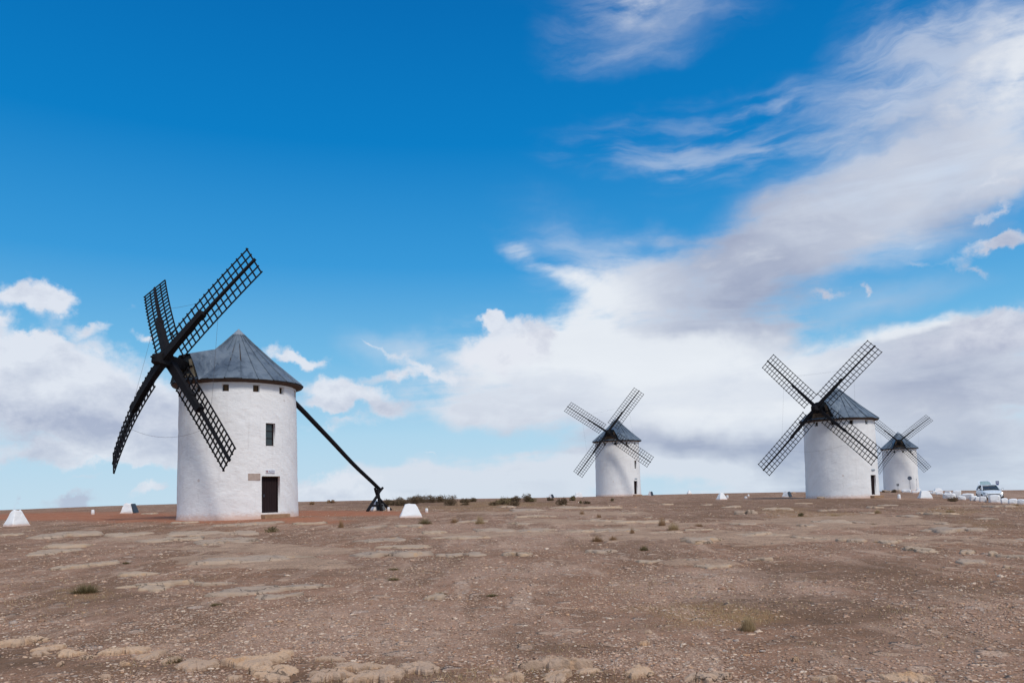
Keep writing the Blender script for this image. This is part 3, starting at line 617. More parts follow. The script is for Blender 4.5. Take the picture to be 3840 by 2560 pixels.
    for k in range(4):
        r1 = np.linspace(.0, 3.35, 8); r2 = np.linspace(1.5, Rt+.10, 16)
        m2 = MB().sweep([sp(k, r_, .22 if (k == 2 and plaque) else 0, .10) for r_ in r1], np.interp(r1, [0, 1.2, 3.35], [.46, .42, .26])*thick, np.interp(r1, [0, 3.35], [.32, .22])*thick, ax)
        m2.sweep([sp(k, r_, 0, -.02) for r_ in r2], np.interp(r2, [1.5, 3.2, Rt], [.26, .17, .13])*(.4+.6*thick), np.interp(r2, [1.5, Rt], [.16, .10]), ax)
        for rc in (2.35, 3.2): m2.sweep([sp(k, rc-.16, .03, .06), sp(k, rc+.16, .03, .06)], .36*thick, .30*thick, ax)
        sail = m2.build('sail', 'black_timber', root)
        rl = np.linspace(ri-.08, Rt+.06, 12)
        for wv in (-1, -.5, .5, 1):
            MB().sweep([sp(k, r_, wv, -.05) for r_ in rl], .048+.014*(thick > .9), .045, ax).build('rail', 'black_timber', sail)
        nb = 18
        for i in range(nb):
            r_ = ri+(Rt-ri)*i/(nb-1)
            MB().sweep([sp(k, r_, -1.07, -.012), sp(k, r_, 1.07, -.012)], .048+.016*(thick > .9), .045, ax).build('crossbar', 'black_timber', sail)
    if rope:
        for k in range(4):
            ra = Rt*.66; p0 = sp(k, ra, .0); p1 = sp((k+1) % 4, ra, .0); sag = .55 if k == 2 else .12
            pts = [p0+(p1-p0)*s_-np.array([0, 0, sag*4*s_*(1-s_)]) for s_ in np.linspace(0, 1, 13)]
            MB().tube(pts, .006 if thick > .9 else .004, 4).build('rope', 'rope', root)
    if plaque:
        for nme, t_, z0, z1, wd, m_ in (('plaque', -57, 2.60, 2.95, .62, 'plaque_stone'), ('name_plate', -40.9, 2.96, 3.12, .54, 'tile_white')):
            am = math.radians(t_); c_ = cyl(1, am, 0); tn = np.array([-math.sin(am), math.cos(am), 0]); Rz = np.stack([tn, c_, [0, 0, 1.]], 1)
            rr0 = rbase-.03; zc_ = (z0+z1)/2-zb
            o = bevel(MB().box(c_*rr0+[0, 0, zc_], (wd, .05, z1-z0), Rz).build(nme, m_, root), .006)
            if nme == 'plaque':
                for sx in (-1, 1):
                    for sz in (-1, 1): MB().tube([c_*(rr0+.02)+tn*sx*(wd/2-.05)+[0, 0, zc_+sz*.13], c_*(rr0+.04)+tn*sx*(wd/2-.05)+[0, 0, zc_+sz*.13]], .012, 8).build('screw', 'crest_red', o)
            else:
                rot = (math.pi/2, 0, am+math.pi/2); pz = c_*(rr0+.028)+tn*.06
                text_mesh('lettering', 'PILÓN', .12, 'ink_blue', o, tuple(pz+np.array([0, 0, zc_])), rot)
                MB().box(c_*(rr0+.028)-tn*.20+[0, 0, zc_+.01], (.075, .006, .095), Rz).build('crest', 'crest_red', o)
                for sz in (-1, 1): MB().box(c_*(rr0+.027)+[0, 0, zc_+sz*.072], (wd-.03, .004, .007), Rz).build('border', 'ink_blue', o)
    if sign:
        am = math.radians(sign[0]); c_ = cyl(1, am, 0); tn = np.array([-math.sin(am), math.cos(am), 0])
        MB().box(c_*(rbase-.02)+[0, 0, sign[1]-zb], (.50, .05, .15), np.stack([tn, c_, [0, 0, 1.]], 1)).build('name_plate', 'zinc_cap', root)
    if pole:
        K = lambda r_, z_, y=0.: -ah*r_+side*y+np.array([0, 0, z_-zb])
        rz = random.Random(3); s_ = np.linspace(0, 1, 14)
        pts = [K(2.75+(10.95-2.75)*t, 7.97+(2.05-7.97)*t+.05*math.sin(t*7.5)+.015*math.sin(t*15), .05*math.sin(t*5)) for t in s_]
        tp = MB().tube(pts, [.155-.035*t for t in s_], 8).build('tail_pole', 'black_timber', root, True)
        if pole == 'near':
            MB().tube([K(9.66, .70, .10), K(10.1, 1.15, .08), K(10.62, 1.66, .05), K(10.9, 1.95, .0), K(11.22, 2.20, 0)], [.10, .10, .09, .09, .08], 8).build('leg', 'black_timber', tp)
            MB().tube([K(12.1, .70, -.12), K(11.4, 1.10, -.08), K(10.75, 1.62, -.03), K(10.5, 2.05, .02), K(10.45, 2.2, .02)], [.10, .10, .09, .08, .07], 8).build('leg', 'black_timber', tp)
            MB().tube([K(10.78, .68, .28), K(10.72, 1.3, .16), K(10.66, 2.12, .06)], [.11, .10, .09], 8).build('leg', 'black_timber', tp)
            MB().tube([K(10.0, 1.05, .16), K(11.05, 1.05, .12)], .07, 8).build('winch_bar', 'black_timber', tp)
        else:
            MB().tube([K(10.9, zb-.1, -.9), K(10.9, 2.0, 0)], .10, 6).build('leg', 'black_timber', tp)
            MB().tube([K(10.9, zb-.1, .9), K(10.9, 2.0, 0)], .10, 6).build('leg', 'black_timber', tp)
    return root
QA = [0.596, 0.143, 0.661, 4.194, 8.657, 6.793, 1.197, 0.761, 0.184, 0.231, -0.049, -0.014, 0.035, 0.028, 0.198, -0.309, -0.11, -1.424, -1.128, -0.853, -0.764, 0.662, 1.042, 0.538, 0.698, 0.35]
QC = [0.829, 0.024, 0.804, 3.928, 8.424, 7.024, 1.042, 0.778, 0.14, 0.087, -0.043, -0.02, 0.02, 0.044, -0.178, -0.194, 0.466, 0.28, -0.253, -0.23, 0.581, 0.637, -0.073, -0.013, 0.136, 0.055]
QB = [0.385, 0.173, 0.94, 4.193, 9.431, 6.905, 1.105, 0.781, 0.239, 0.172, -0.005, 0.019, 0.002, -0.016, -0.094, 0.222, 0.027, -0.152, -0.215, 0.347, 0.016, -0.182, -0.015, 0.09, -0.017, 0.075]
QD = [0.427, 0.159, 0.758, 4.074, 9.557, 6.927, 1.085, 0.839, -0.327, -0.213, -0.057, 0.022, 0.059, -0.024, -0.141, 0.1, 0.162, -0.252, -0.141, 0.024, 0.268, -0.375, -0.12, -0.018, 0.722, -0.212]
ws12 = lambda t0, st: [t0+st*i for i in range(12)]
make_mill('a', 'large nearest white windmill on red earth, with tail pole, door and plaque', .66, 7.80, 10.94, QA, ws12(-112, 28.7), 7.34, (-50, -30, .93, 2.79), (-45.5, -35, 4.38, 5.56), 300, 130, plaque=True, thick=1., pole='near', seed=1)
make_mill('c', 'white windmill at the right, second largest, a smaller mill half behind it', .47, 7.52, 10.62, QC, ws12(-149.6, 28.9), 7.13, (-62, -48, .75, 2.45), (-38, -30, 4.3, 5.3), 220, 90, sign=(-54, 2.90), seed=2)
make_mill('b', 'white windmill standing alone in the middle distance on the skyline', .90, 8.48, 11.66, QB, ws12(-160, 29.5), 8.02, (-54, -41, 1.13, 2.9), (-49, -41, 4.6, 5.7), 150, 60, sign=(-46, 3.2), seed=3)
make_mill('d', 'farthest and smallest white windmill, half behind the right hand mill, road sign in front', .22, 8.42, 11.72, QD, ws12(-161, 29.2), 7.76, None, None, 150, 60, seed=4)

# ------------------------------------------------------------------ rock slabs bedded in the ground
SLABS = """730,2000,200,22 905,2000,150,16 850,2033,200,26 640,2025,200,30 250,2008,230,26 480,2003,170,16 35,2005,90,12 250,2050,180,12 200,2072,200,14 340,2120,160,16 250,2132,110,10 510,2157,130,10 950,2105,420,22 600,2198,240,9 575,2210,120,22 800,2194,120,8 1000,2218,330,24 1040,2243,200,10
1389,1982,85,11 1541,1978,90,11 1770,1961,90,11 1955,1968,75,8 1628,1999,90,11 1851,1993,150,22 2004,1993,130,22 2178,1993,110,14 2292,1989,150,18 1438,2023,140,12 1742,2017,200,8 1525,2047,170,14 1460,2083,240,20 1694,2082,90,13 1778,2079,75,15 1944,2079,85,11 2238,1955,110,12 2385,1958,180,10 2009,1939,110,5 1977,1914,130,10 2178,1906,180,4 2499,1891,50,9 2434,1940,30,6 2493,2000,90,12 2532,2001,50,9 2254,2068,110,10 2439,2105,90,10 1628,2246,80,11
2650,1893,40,8 2802,1924,62,16 2914,1909,90,13 3017,1888,55,9 3257,1923,60,9 3333,1895,80,8 3463,1925,45,12 3409,1937,90,6 3540,1928,95,7 3741,1901,90,10 2794,1966,90,12 3126,1961,120,14 3028,1977,70,10 3213,1961,60,7 3534,1967,60,9 3556,1990,150,16 3632,1988,110,16 3474,1988,50,9 2821,2007,120,22 2908,2007,90,26 2625,2029,170,16 3017,2018,80,16 3082,2023,60,13 3175,2029,60,15 3218,2034,60,11 3327,2040,100,7 3452,2070,110,26 3627,2076,60,13 3725,2084,40,8 3801,2091,90,6 3812,2026,90,12 3409,2020,60,11 3637,2108,110,10 3784,2124,40,8 2674,2123,100,13 2859,2095,70,7 2604,2102,90,10 2614,1989,110,4
75,2415,170,30 261,2458,95,38 180,2441,110,12 473,2445,150,26 560,2463,110,24 150,2462,60,12 735,2500,150,44 890,2488,110,54 975,2488,170,46 1030,2528,180,50 226,2500,30,24 470,2497,32,22 397,2541,34,24 880,2553,50,16 1235,2530,140,66 1312,2503,110,26 1400,2500,90,38 1330,2546,80,36 1425,2540,160,46 1575,2508,150,40 2080,2506,230,20 2200,2520,80,46 2085,2540,110,36 1860,2554,60,12 1925,2550,60,12 2400,2530,90,34 2415,2417,45,24 2434,2374,25,14 2620,2550,110,28 2696,2545,90,36 3404,2550,180,20 3365,2537,25,18 2982,2483,22,18 3050,2426,26,18 3093,2556,80,12 1060,2460,60,16 1240,2470,90,12 640,2482,60,14 330,2470,60,14 3280,1905,50,8 2740,1902,60,6 3100,1912,60,6 2350,1925,60,5 3700,1945,70,7 700,1960,80,5 1150,1965,90,5 940,1968,200,5 560,1928,50,5 1900,1900,60,4"""
for it in SLABS.split():
    cx, cy, wd, hp = map(float, it.split(','))
    rs = np.random.default_rng(int(cx*7+cy)); near = cy > 2350
    P, D = hit(cx, cy); P0, D0 = hit(cx, min(cy+hp*.5, 2600)); w_ = 0; P1, D1 = hit(cx, max(cy-hp*.5, 1875 if cx < 2200 else 1862))
    a = wd/2*scales(P, D)[0]; loose = wd/hp < 2.2 or (near and hp > 24)
    up = min(.22, max(.05, (a*.46 if wd/hp < 2.6 else a*.34))) if near else min(.03+.05*rs.random()+a*.04, .16)
    if cx == 2802: up = .20
    b = max((D1-D0)/2*.85, a*.22); b = min(b, a*(1.0 if near else 1.3))
    nseg = 72 if near else 26; nring = 18 if near else 6
    ph = rs.random(6)*6.28
    th = np.linspace(0, 2*np.pi, nseg, endpoint=False)
    ir = 1 if near else 1.5
    out = 1+ir*(.15*np.sin(2*th+ph[0])+.13*np.sin(3*th+ph[1])+.10*np.sin(5*th+ph[2])+.08*np.sin(8*th+ph[3])+.05*np.sin(13*th+ph[4]))+(rs.random(nseg)-.5)*.22*ir
    u = ray(cx, cy)[:2]; u = u/np.linalg.norm(u); s_ = np.array([u[1], -u[0]])
    tlt = (rs.random()-.5)*.5*up/a; V = [(P[0], P[1], float(ground_z(P[0], P[1]))+up*.9)]
    steps = list(np.linspace(.12, .93, nring-2))+[1.0, 1.03]
    for j, f_ in enumerate(steps):
        lx = np.cos(th)*a*out*f_; ly = np.sin(th)*b*out*f_
        x = P[0]+s_[0]*lx+u[0]*ly; y = P[1]+s_[1]*lx+u[1]*ly; gz = ground_z(x, y)
        rough = (fbm(x*(5 if near else 3)+cx, y*(5 if near else 3), 6, .62)-.5)
        lvl = np.floor((fbm(x*(3.2 if near else 2.2)+cy, y*(3.2 if near else 2.2), 3)+.12*f_)*6)/6-.5
        h_ = up*((.92-.42*f_**3) if near else (.80-.15*f_**3))+rough*up*(1.3 if near else .9)+lvl*up*(.9 if near else 1.0)+tlt*lx
        if f_ > .99: h_ = h_*((.7 if near else .45) if f_ < 1.01 else 0)-(.0 if f_ < 1.01 else .05)
        V += list(zip(x, y, gz+np.maximum(h_, -.05)))
    F = [(0, 1+k, 1+(k+1) % nseg) for k in range(nseg)]
    for j in range(len(steps)-1):
        o_ = 1+j*nseg; F += [(o_+k, o_+nseg+k, o_+nseg+(k+1) % nseg, o_+(k+1) % nseg) for k in range(nseg)]
    mb = MB(); mb.add(V, F).build('rock_slab', 'limestone_pale' if near else 'limestone', ground, not near, origin=(P[0], P[1], P[2]))

# ------------------------------------------------------------------ gravel: real stones, far too many to count
def ico():
    t = (1+5**.5)/2
    V = np.array([(-1, t, 0), (1, t, 0), (-1, -t, 0), (1, -t, 0), (0, -1, t), (0, 1, t), (0, -1, -t), (0, 1, -t), (t, 0, -1), (t, 0, 1), (-t, 0, -1), (-t, 0, 1)], float); V /= np.linalg.norm(V[0])
    F = np.array([(0, 11, 5), (0, 5, 1), (0, 1, 7), (0, 7, 10), (0, 10, 11), (1, 5, 9), (5, 11, 4), (11, 10, 2), (10, 7, 6), (7, 1, 8), (3, 9, 4), (3, 4, 2), (3, 2, 6), (3, 6, 8), (3, 8, 9), (4, 9, 5), (2, 4, 11), (6, 2, 10), (8, 6, 7), (9, 8, 1)])
    return V, F
IV, IF = ico()
def stones(N, dmin, dmax, size_fn, densfn, seed):
    r = np.random.default_rng(seed)
    # uniform over the picture's rows, so near ground gets the small stones and far ground the large ones
    inv = r.uniform(1/dmax, 1/dmin, N); D = 1/inv; a = r.uniform(-.66, .66, N)
    x = D*np.sin(a); y = D*np.cos(a)
    keep = r.random(N) < densfn(x, y, D); x, y, D = x[keep], y[keep], D[keep]; n = len(x)
    s = size_fn(r, D)
    var = r.uniform(.55, 1.35, (n, 12)); base = IV[None]*var[..., None]
    sc = np.stack([r.uniform(.8, 1.4, n), r.uniform(.6, 1.0, n), r.uniform(.20, .48, n)], -1)
    P = base*sc[:, None]*s[:, None, None]; ang = r.uniform(0, 6.28, n); ca, sa = np.cos(ang), np.sin(ang)
    X = P[..., 0]*ca[:, None]-P[..., 1]*sa[:, None]; Y = P[..., 0]*sa[:, None]+P[..., 1]*ca[:, None]
    z = ground_z(x, y)
    V = np.stack([X+x[:, None], Y+y[:, None], P[..., 2]+(z+s*.12)[:, None]], -1).reshape(-1, 3)
    F = (IF[None]+(np.arange(n)*12)[:, None, None]).reshape(-1, 3)
    return V, F
def dens(x, y, D):
    z = np.zeros_like(x); bz_ = base_z(x, y)
    zd_ = zone(x, y, bz_, DARK, .4, 7); zp_ = zone(x, y, bz_, PALE, .4, 13); zr_ = zone(x, y, bz_, RED, .25, 3)
    n = fbm(x*.9+5, y*.9, 4)
    return np.clip((.22+.75*sstep(.40, .62, n)+.5*zp_)*(1-.72*zd_)*(1-.97*zr_), .02, 1)
V1, F1 = stones(165000, 5.2, 60, lambda r, D: np.clip(np.exp(r.normal(-4.84, .44, len(D)))*(.75+D/16), .004, .08), dens, 1)
V2, F2 = stones(4800, 5.2, 70, lambda r, D: np.clip(np.exp(r.normal(-3.95, .36, len(D)))*(.8+D/30), .015, .075), dens, 2)
me = set_mesh('gravel', np.vstack([V1, V2]), np.vstack([F1, F2+len(V1)]))
me.materials.append(MATS['gravel']); gv = bpy.data.objects.new('gravel', me); C.objects.link(gv); gv['kind'] = 'stuff'
gv['label'] = 'pinkish grey limestone chips and pebbles strewn over the brown hilltop'; gv['category'] = 'gravel'

# ------------------------------------------------------------------ sparse dry grass, uncountable
def blades(N, dmin, dmax, seed, hgt, densfn):
    r = np.random.default_rng(seed)
    inv = r.uniform(1/dmax, 1/dmin, N); D = 1/inv; a = r.uniform(-.66, .66, N); x = D*np.sin(a); y = D*np.cos(a)
    k = r.random(N) < densfn(x, y, D); x, y, D = x[k], y[k], D[k]; n = len(x); z = ground_z(x, y)
    h = hgt*r.uniform(.4, 1.3, n)*(.7+D/60); wd = .0022*(.7+D/9); an = r.uniform(0, 6.28, n); le = h*r.uniform(.1, 1.2, n); an2 = r.uniform(0, 6.28, n)
    p0 = np.stack([x-np.cos(an)*wd, y-np.sin(an)*wd, z-.01], -1); p1 = np.stack([x+np.cos(an)*wd, y+np.sin(an)*wd, z-.01], -1)
    p2 = np.stack([x+np.cos(an2)*le, y+np.sin(an2)*le, z+h], -1)
    V = np.stack([p0, p1, p2], 1).reshape(-1, 3); return V, np.arange(len(V)).reshape(-1, 3)
def gd(x, y, D):
    b_ = base_z(x, y); o_ = zone(x, y, b_, OLIVE, .45, 23); d_ = zone(x, y, b_, DARK, .4, 7)
    return np.clip(o_*.9+d_*.35*sstep(.45, .6, fbm(x*1.4, y*1.4, 4))+.35*sstep(.60, .72, fbm(x*.7+8, y*.7, 4)), 0, 1)*(1-zone(x, y, b_, RED, .25, 3))
V1, F1 = blades(150000, 5.5, 120, 4, .045, gd)
me = set_mesh('dry_grass', V1, F1); me.materials.append(MATS['straw']); dgx = bpy.data.objects.new('dry_grass', me); C.objects.link(dgx)
dgx['kind'] = 'stuff'; dgx['label'] = 'thin short dry grass scattered over the stony hilltop'; dgx['category'] = 'grass'

# ------------------------------------------------------------------ shrubs and tufts, each a plant of its own
def shrub(px, py, wd, hp, label, m='heath', kind='shrub', group=None):
    P, D = hit(px, py); s, s2 = scales(P, D); a = wd/2*s; h = hp*s2
    r = np.random.default_rng(int(px*3+py)); root = thing(kind, label, 'shrub' if kind == 'shrub' else 'grass', P, 0, group)
    if kind == 'shrub':
        tw = MB()
        for i in range(9):
            an = r.uniform(0, 6.28); ex = a*r.uniform(.2, .9)
            tw.tube([(0, 0, -.03), (math.cos(an)*ex*.5, math.sin(an)*ex*.4, h*.4), (math.cos(an)*ex, math.sin(an)*ex*.8, h*r.uniform(.6, 1.05))], [.016, .010, .004], 4)
        tw.build('stem', 'twig', root)
        n = int(min(1500, 260+a*h*2600)); lob = r.uniform(-1, 1, (7, 2)); lh = r.uniform(.55, 1.0, 7)
        i = r.integers(0, 7, n); d_ = r.normal(0, 1, (n, 3)); d_ /= np.linalg.norm(d_, axis=1)[:, None]; rad = r.uniform(.35, 1.08, n)**.6
        c = np.stack([lob[i, 0]*a*.62, lob[i, 1]*a*.45, lh[i]*h*.45], -1)+d_*rad[:, None]*np.stack([a*.42*np.ones(n), a*.42*np.ones(n), h*.52*lh[i]], -1)
        c[:, 2] = np.abs(c[:, 2]); sz = max(.022, 1.7*s)*r.uniform(.6, 1.5, n)
        t1 = r.normal(0, 1, (n, 3)); t1 /= np.linalg.norm(t1, axis=1)[:, None]; t2 = r.normal(0, 1, (n, 3)); t2 /= np.linalg.norm(t2, axis=1)[:, None]
        V = np.stack([c-t1*sz[:, None], c+t1*sz[:, None], c+t2*sz[:, None]*1.3], 1).reshape(-1, 3)
        nm = 'foliage'
    else:
        n = int(min(700, 120+wd*6)); an = r.uniform(0, 6.28, n); r0 = a*.62*r.random(n)**.7; le = r.uniform(.2, 1., n)*a*.55; hh = h*r.uniform(.25, 1.1, n)*np.clip(1.08-(r0/(a*.62))**2*.8, .1, 1)
        wv = max(.004, .32*s); x = np.cos(an)*r0; y = np.sin(an)*r0; a2 = an+r.normal(0, .8, n)
        p0 = np.stack([x-np.sin(a2)*wv, y+np.cos(a2)*wv, np.full(n, -.02)], -1); p1 = np.stack([x+np.sin(a2)*wv, y-np.cos(a2)*wv, np.full(n, -.02)], -1)
        p2 = np.stack([x+np.cos(a2)*le, y+np.sin(a2)*le, hh], -1); V = np.stack([p0, p1, p2], 1).reshape(-1, 3); nm = 'blades'
    me = set_mesh(nm, V, np.arange(len(V)).reshape(-1, 3)); me.materials.append(MATS[m]); o = bpy.data.objects.new(nm, me); C.objects.link(o); o.parent = root
    return root
HG = 'heath shrubs along the skyline right of the tail pole'
HL = 'low dark brown heath bush in the close row behind the tail pole foot'
for px, py, wd, hp in [(1454, 1893, 50, 28), (1487, 1893, 70, 36), (1520, 1893, 70, 34), (1548, 1888, 60, 34), (1581, 1884, 62, 36), (1622, 1883, 70, 36), (1650, 1882, 50, 30)]:
    shrub(px, py, wd, hp, HL, 'heath', 'shrub', HG)
for px, py, wd, hp, m_, l_ in [(1688, 1893, 65, 44, 'heath', 'rounded dark bush at the right end of the skyline row, left of the bare gap'), (1740, 1884, 60, 20, 'heath', 'flat brown bush just below the skyline, right of the dense row'), (1768, 1881, 40, 20, 'heath', 'small brown bush on the skyline beside the flat one'),
    (1742, 1893, 40, 9, 'heath', 'very low brown plant in front of the flat skyline bush'), (1856, 1893, 50, 16, 'heath', 'low brown bush at the left of the middle cluster'), (1885, 1891, 62, 32, 'heath_green', 'greenish brown bush, tall left one of the middle cluster'), (1930, 1897, 60, 26, 'heath', 'dark bush lying lowest in the middle cluster'),
    (1915, 1881, 40, 18, 'heath_green', 'small green brown bush behind the middle cluster'), (1942, 1881, 50, 26, 'heath', 'spiky brown bush behind the dark lowest one'), (1974, 1881, 40, 34, 'heath', 'upright brown bush poking above the skyline'), (1997, 1881, 35, 16, 'heath_green', 'small low bush right of the upright one'),
    (2065, 1876, 30, 16, 'heath', 'small bush directly below the dark panelled marker on the skyline'), (2106, 1891, 50, 34, 'heath', 'isolated dark round bush left of the middle mill'), (2147, 1876, 26, 24, 'heath_green', 'pale green bush beside the white block left of the middle mill'), (2175, 1886, 14, 12, 'heath_green', 'tiny green bush right of the isolated round bush'),
    (2201, 1886, 36, 12, 'heath', 'low brown bush between round bush and middle mill'), (2298, 1877, 14, 12, 'heath_green', 'tiny green bush in front of the middle mill wall'), (1172, 1891, 26, 14, 'rust_grass', 'small rusty bush on the skyline next to the nearest mill'), (1243, 1885, 34, 14, 'rust_grass', 'small straw brown bush between nearest mill and tail pole'),
    (3569, 1879, 62, 20, 'heath', 'dark reddish bush in front of the white boulders at the right'), (3312, 1845, 18, 8, 'heath', 'little bush at the foot of the far mill'), (3353, 1846, 22, 12, 'heath', 'brown bush in front of the far mill wall'), (1015, 1993, 66, 26, 'heath_green', 'dark green mat of thyme in front of the nearest mill'), (3005, 1934, 34, 14, 'heath_green', 'dark green tuft beside the right hand outcrop')]:
    shrub(px, py, wd, hp, l_, m_)
for px, py, wd, hp, m_, l_ in [(1279, 1978, 30, 40, 'rust_grass', 'tall thin brown grass tuft right of the nearest mill door'), (1594, 1969, 80, 26, 'heath_green', 'broad brownish grass tuft in front of the second white marker'), (1705, 1963, 44, 26, 'rust_grass', 'rusty grass tuft right of the broad one'), (1800, 1967, 54, 38, 'straw', 'pale straw grass tuft leaning left, left of centre'),
    (2183, 1930, 30, 22, 'rust_grass', 'small rusty grass tuft on open ground below the middle mill'), (2246, 1937, 26, 18, 'rust_grass', 'second small rusty tuft below the middle mill'), (2483, 1972, 40, 50, 'rust_grass', 'tall reddish grass stems right of centre'), (2525, 1982, 66, 38, 'straw', 'golden tuft beside the tall reddish stems'),
    (2371, 2006, 26, 30, 'rust_grass', 'small dry tuft at the right end of the central outcrop'), (2240, 2032, 60, 28, 'rust_grass', 'thin reddish grass in front of the central outcrop'), (2300, 2030, 50, 26, 'rust_grass', 'thin reddish grass right of its twin before the outcrop'), (2415, 2059, 50, 22, 'heath_green', 'green brown tuft in the middle right foreground'), (2620, 1972, 52, 14, 'rust_grass', 'low rusty tuft left of the right hand outcrops'),
    (3130, 1938, 80, 16, 'straw', 'wide golden grass patch behind the right hand outcrop'), (3292, 1923, 40, 20, 'straw', 'golden tuft between outcrop and far markers'), (3275, 1967, 42, 10, 'heath_green', 'low green tuft right of the long outcrop'), (3561, 1917, 54, 16, 'straw', 'golden tuft below the white boulders'), (3812, 1898, 56, 12, 'straw', 'golden tuft at the right edge'),
    (320, 2228, 150, 44, 'heath_green', 'wide faded green tuft at the left of the foreground'), (2805, 2360, 76, 62, 'straw', 'tangled yellow straw tuft at the lower right'), (653, 2482, 90, 24, 'heath_green', 'dark green cushion between the front rocks at left'), (1650, 2232, 66, 14, 'heath_green', 'flat green cushion at the centre of the gravel'),
    (1476, 2175, 64, 12, 'heath_green', 'flat green cushion left of the central one'), (1475, 2137, 62, 10, 'heath_green', 'small flat green cushion behind its neighbour'), (473, 2115, 42, 9, 'heath_green', 'tiny green cushion beside a flat slab at left'), (811, 2270, 62, 12, 'heath_green', 'faint green cushion on the gravel at left'), (1845, 2236, 60, 10, 'heath_green', 'thin green cushion right of the central one')]:
    shrub(px, py, wd, hp, l_, m_, 'grass_tuft')

# ------------------------------------------------------------------ whitewashed markers, bollards and boulders
def marker(px0, px1, py, hp, label, rot=30, top=.36, panel=None, box=False):
    P, D = hit((px0+px1)/2, py); s, s2 = scales(P, D); wd = (px1-px0)*s; h = hp*s2; g = math.radians(rot)
    view = math.atan2(P[0], P[1]); side_ = wd/(abs(math.cos(g))+abs(math.sin(g))*.75); dep = side_*.75
    P = P+np.array([math.sin(view), math.cos(view), 0])*dep*.5; P[2] = float(ground_z(P[0], P[1]))
    root = thing('marker_block', label, 'marker', P, -view+g, 'whitewashed marker blocks on the hilltop'); r = np.random.default_rng(int(px0+py))
    n = 6; V = []; F = []; rings = []
    for k in range(n+1):
        f_ = k/n; tw_, td = side_*(1-(1-top)*f_)/2, dep*(1-(1-top*.8)*f_)/2; z_ = -.12+(h+.12)*f_
        pts = [(x, y) for x, y in [(-1, -1), (-.33, -1), (.33, -1), (1, -1), (1, 0), (1, 1), (.33, 1), (-.33, 1), (-1, 1), (-1, 0)]]
        rings.append([(x*tw_*(1+r.normal(0, .028)), y*td*(1+r.normal(0, .028)), z_+(r.normal(0, .022) if k else 0)) for x, y in pts])
    V = [p for q_ in rings for p in q_]; m = 10
    F = [(i*m+k, i*m+(k+1) % m, i*m+m+(k+1) % m, i*m+m+k) for i in range(n) for k in range(m)]+[tuple(n*m+k for k in range(m))]
    bevel(MB().add(V, F).build('block', 'whitewash_stone', root), .04)
    if panel:
        sx = panel; x0, x1 = (-.75, .75); off = .04
        b0, b1 = dep/2, dep*top*.8/2
        if panel == 'x':   # dark slate leaning on the +x face
            e0, e1 = side_/2+off, side_*top/2+off
            q_ = [(e0, -b0*.82, .04), (e0+.05, -b0*.82, .04), (e0+.05, b0*.82, .04), (e0, b0*.82, .04), (e1, -b0*.62, h*.98), (e1+.05, -b0*.62, h*.98), (e1+.05, b0*.62, h*.98), (e1, b0*.62, h*.98)]
        else:
            w0 = side_/2*.62
            q_ = [(-w0+panel*side_*.12, -b0-off-.05, .04), (w0+panel*side_*.12, -b0-off-.05, .04), (w0+panel*side_*.12, -b0-off, .04), (-w0+panel*side_*.12, -b0-off, .04), (-w0*.7, -b1-off-.05, h*.99), (w0*.7, -b1-off-.05, h*.99), (w0*.7, -b1-off, h*.99), (-w0*.7, -b1-off, h*.99)]
        MB().hexa(q_).build('panel', 'slate_panel', root)
    return root
marker(2, 122, 1972, 56, 'large white block marker at the left edge, nearest of all', 38, .36)
marker(445, 520, 1923, 36, 'white block with dark slate panel, left of the nearest mill', -32, .52, 'x')
marker(1383, 1452, 1914, 34, 'white block with slate panel standing behind the tail pole foot', 20, .45, .6)
marker(1491, 1589, 1940, 48, 'plain white block marker right of the tail pole foot', 4, .44)
marker(2052, 2078, 1866, 14, 'tiny skyline block with slate panel among the bushes', -35, .4, 'x')
marker(2154, 2186, 1864, 17, 'pale block on the skyline left of the middle mill', 5, .7)
marker(2428, 2450, 1858, 16, 'skyline block showing its slate panel right of the middle mill', -40, .5, 'x')
marker(2572, 2598, 1851, 14, 'faint far block showing only its peak above the skyline', 30, .2)
marker(2679, 2733, 1872, 25, 'white pyramid shaped block between middle and right hand mills', 38, .28)
marker(2929, 2970, 1863, 21, 'white block with slate panel just left of the right hand mill', -32, .55, 'x')
marker(3436, 3502, 1869, 29, 'white block marker right of the far mill, before the boulders', 22, .55)
marker(3433, 3458, 1845, 14, 'small pale block directly behind the white marker by the far mill', 20, .6)
marker(3496, 3540, 1843, 13, 'low white mound block on the skyline left of the car', 10, .5)
def post(px, py, wd, hp, label, lean=0.):
    P, D = hit(px, py); s, s2 = scales(P, D); r = wd/2*s; h = hp*s2; rg = random.Random(int(px))
    root = thing('bollard', label, 'bollard', P, rg.random(), 'small whitewashed bollards on the hilltop')
    root.rotation_euler[0] = lean
    n = 12; V = []; zs = [-.1, h*.3, h*.7, h*.92, h]; rsx = [1.02, 1.0, .94, .84, .55]
    for z_, k_ in zip(zs, rsx): V += [(r*k_*math.cos(2*math.pi*k/n)*(1+.05*rg.random()), r*k_*math.sin(2*math.pi*k/n)*(1+.05*rg.random()), z_) for k in range(n)]
    F = [(i*n+k, i*n+(k+1) % n, i*n+n+(k+1) % n, i*n+n+k) for i in range(4) for k in range(n)]+[tuple(4*n+k for k in range(n))]
    MB().add(V, F).build('shaft', 'whitewash_stone', root, True)
post(348, 1929, 13, 18, 'small white bollard left of the slate panelled block', .0); post(1457, 1917, 10, 15, 'small white bollard right of the tail pole legs'); post(1600, 1922, 11, 16, 'small white bollard right of the plain white block')
post(2728, 1868, 9, 12, 'white bollard touching the pyramid block'); post(2797, 1869, 11, 9, 'squat white bollard, lower of the pair left of the slate block'); post(2807, 1862, 7, 9, 'thin white bollard, upper of the pair left of the slate block')
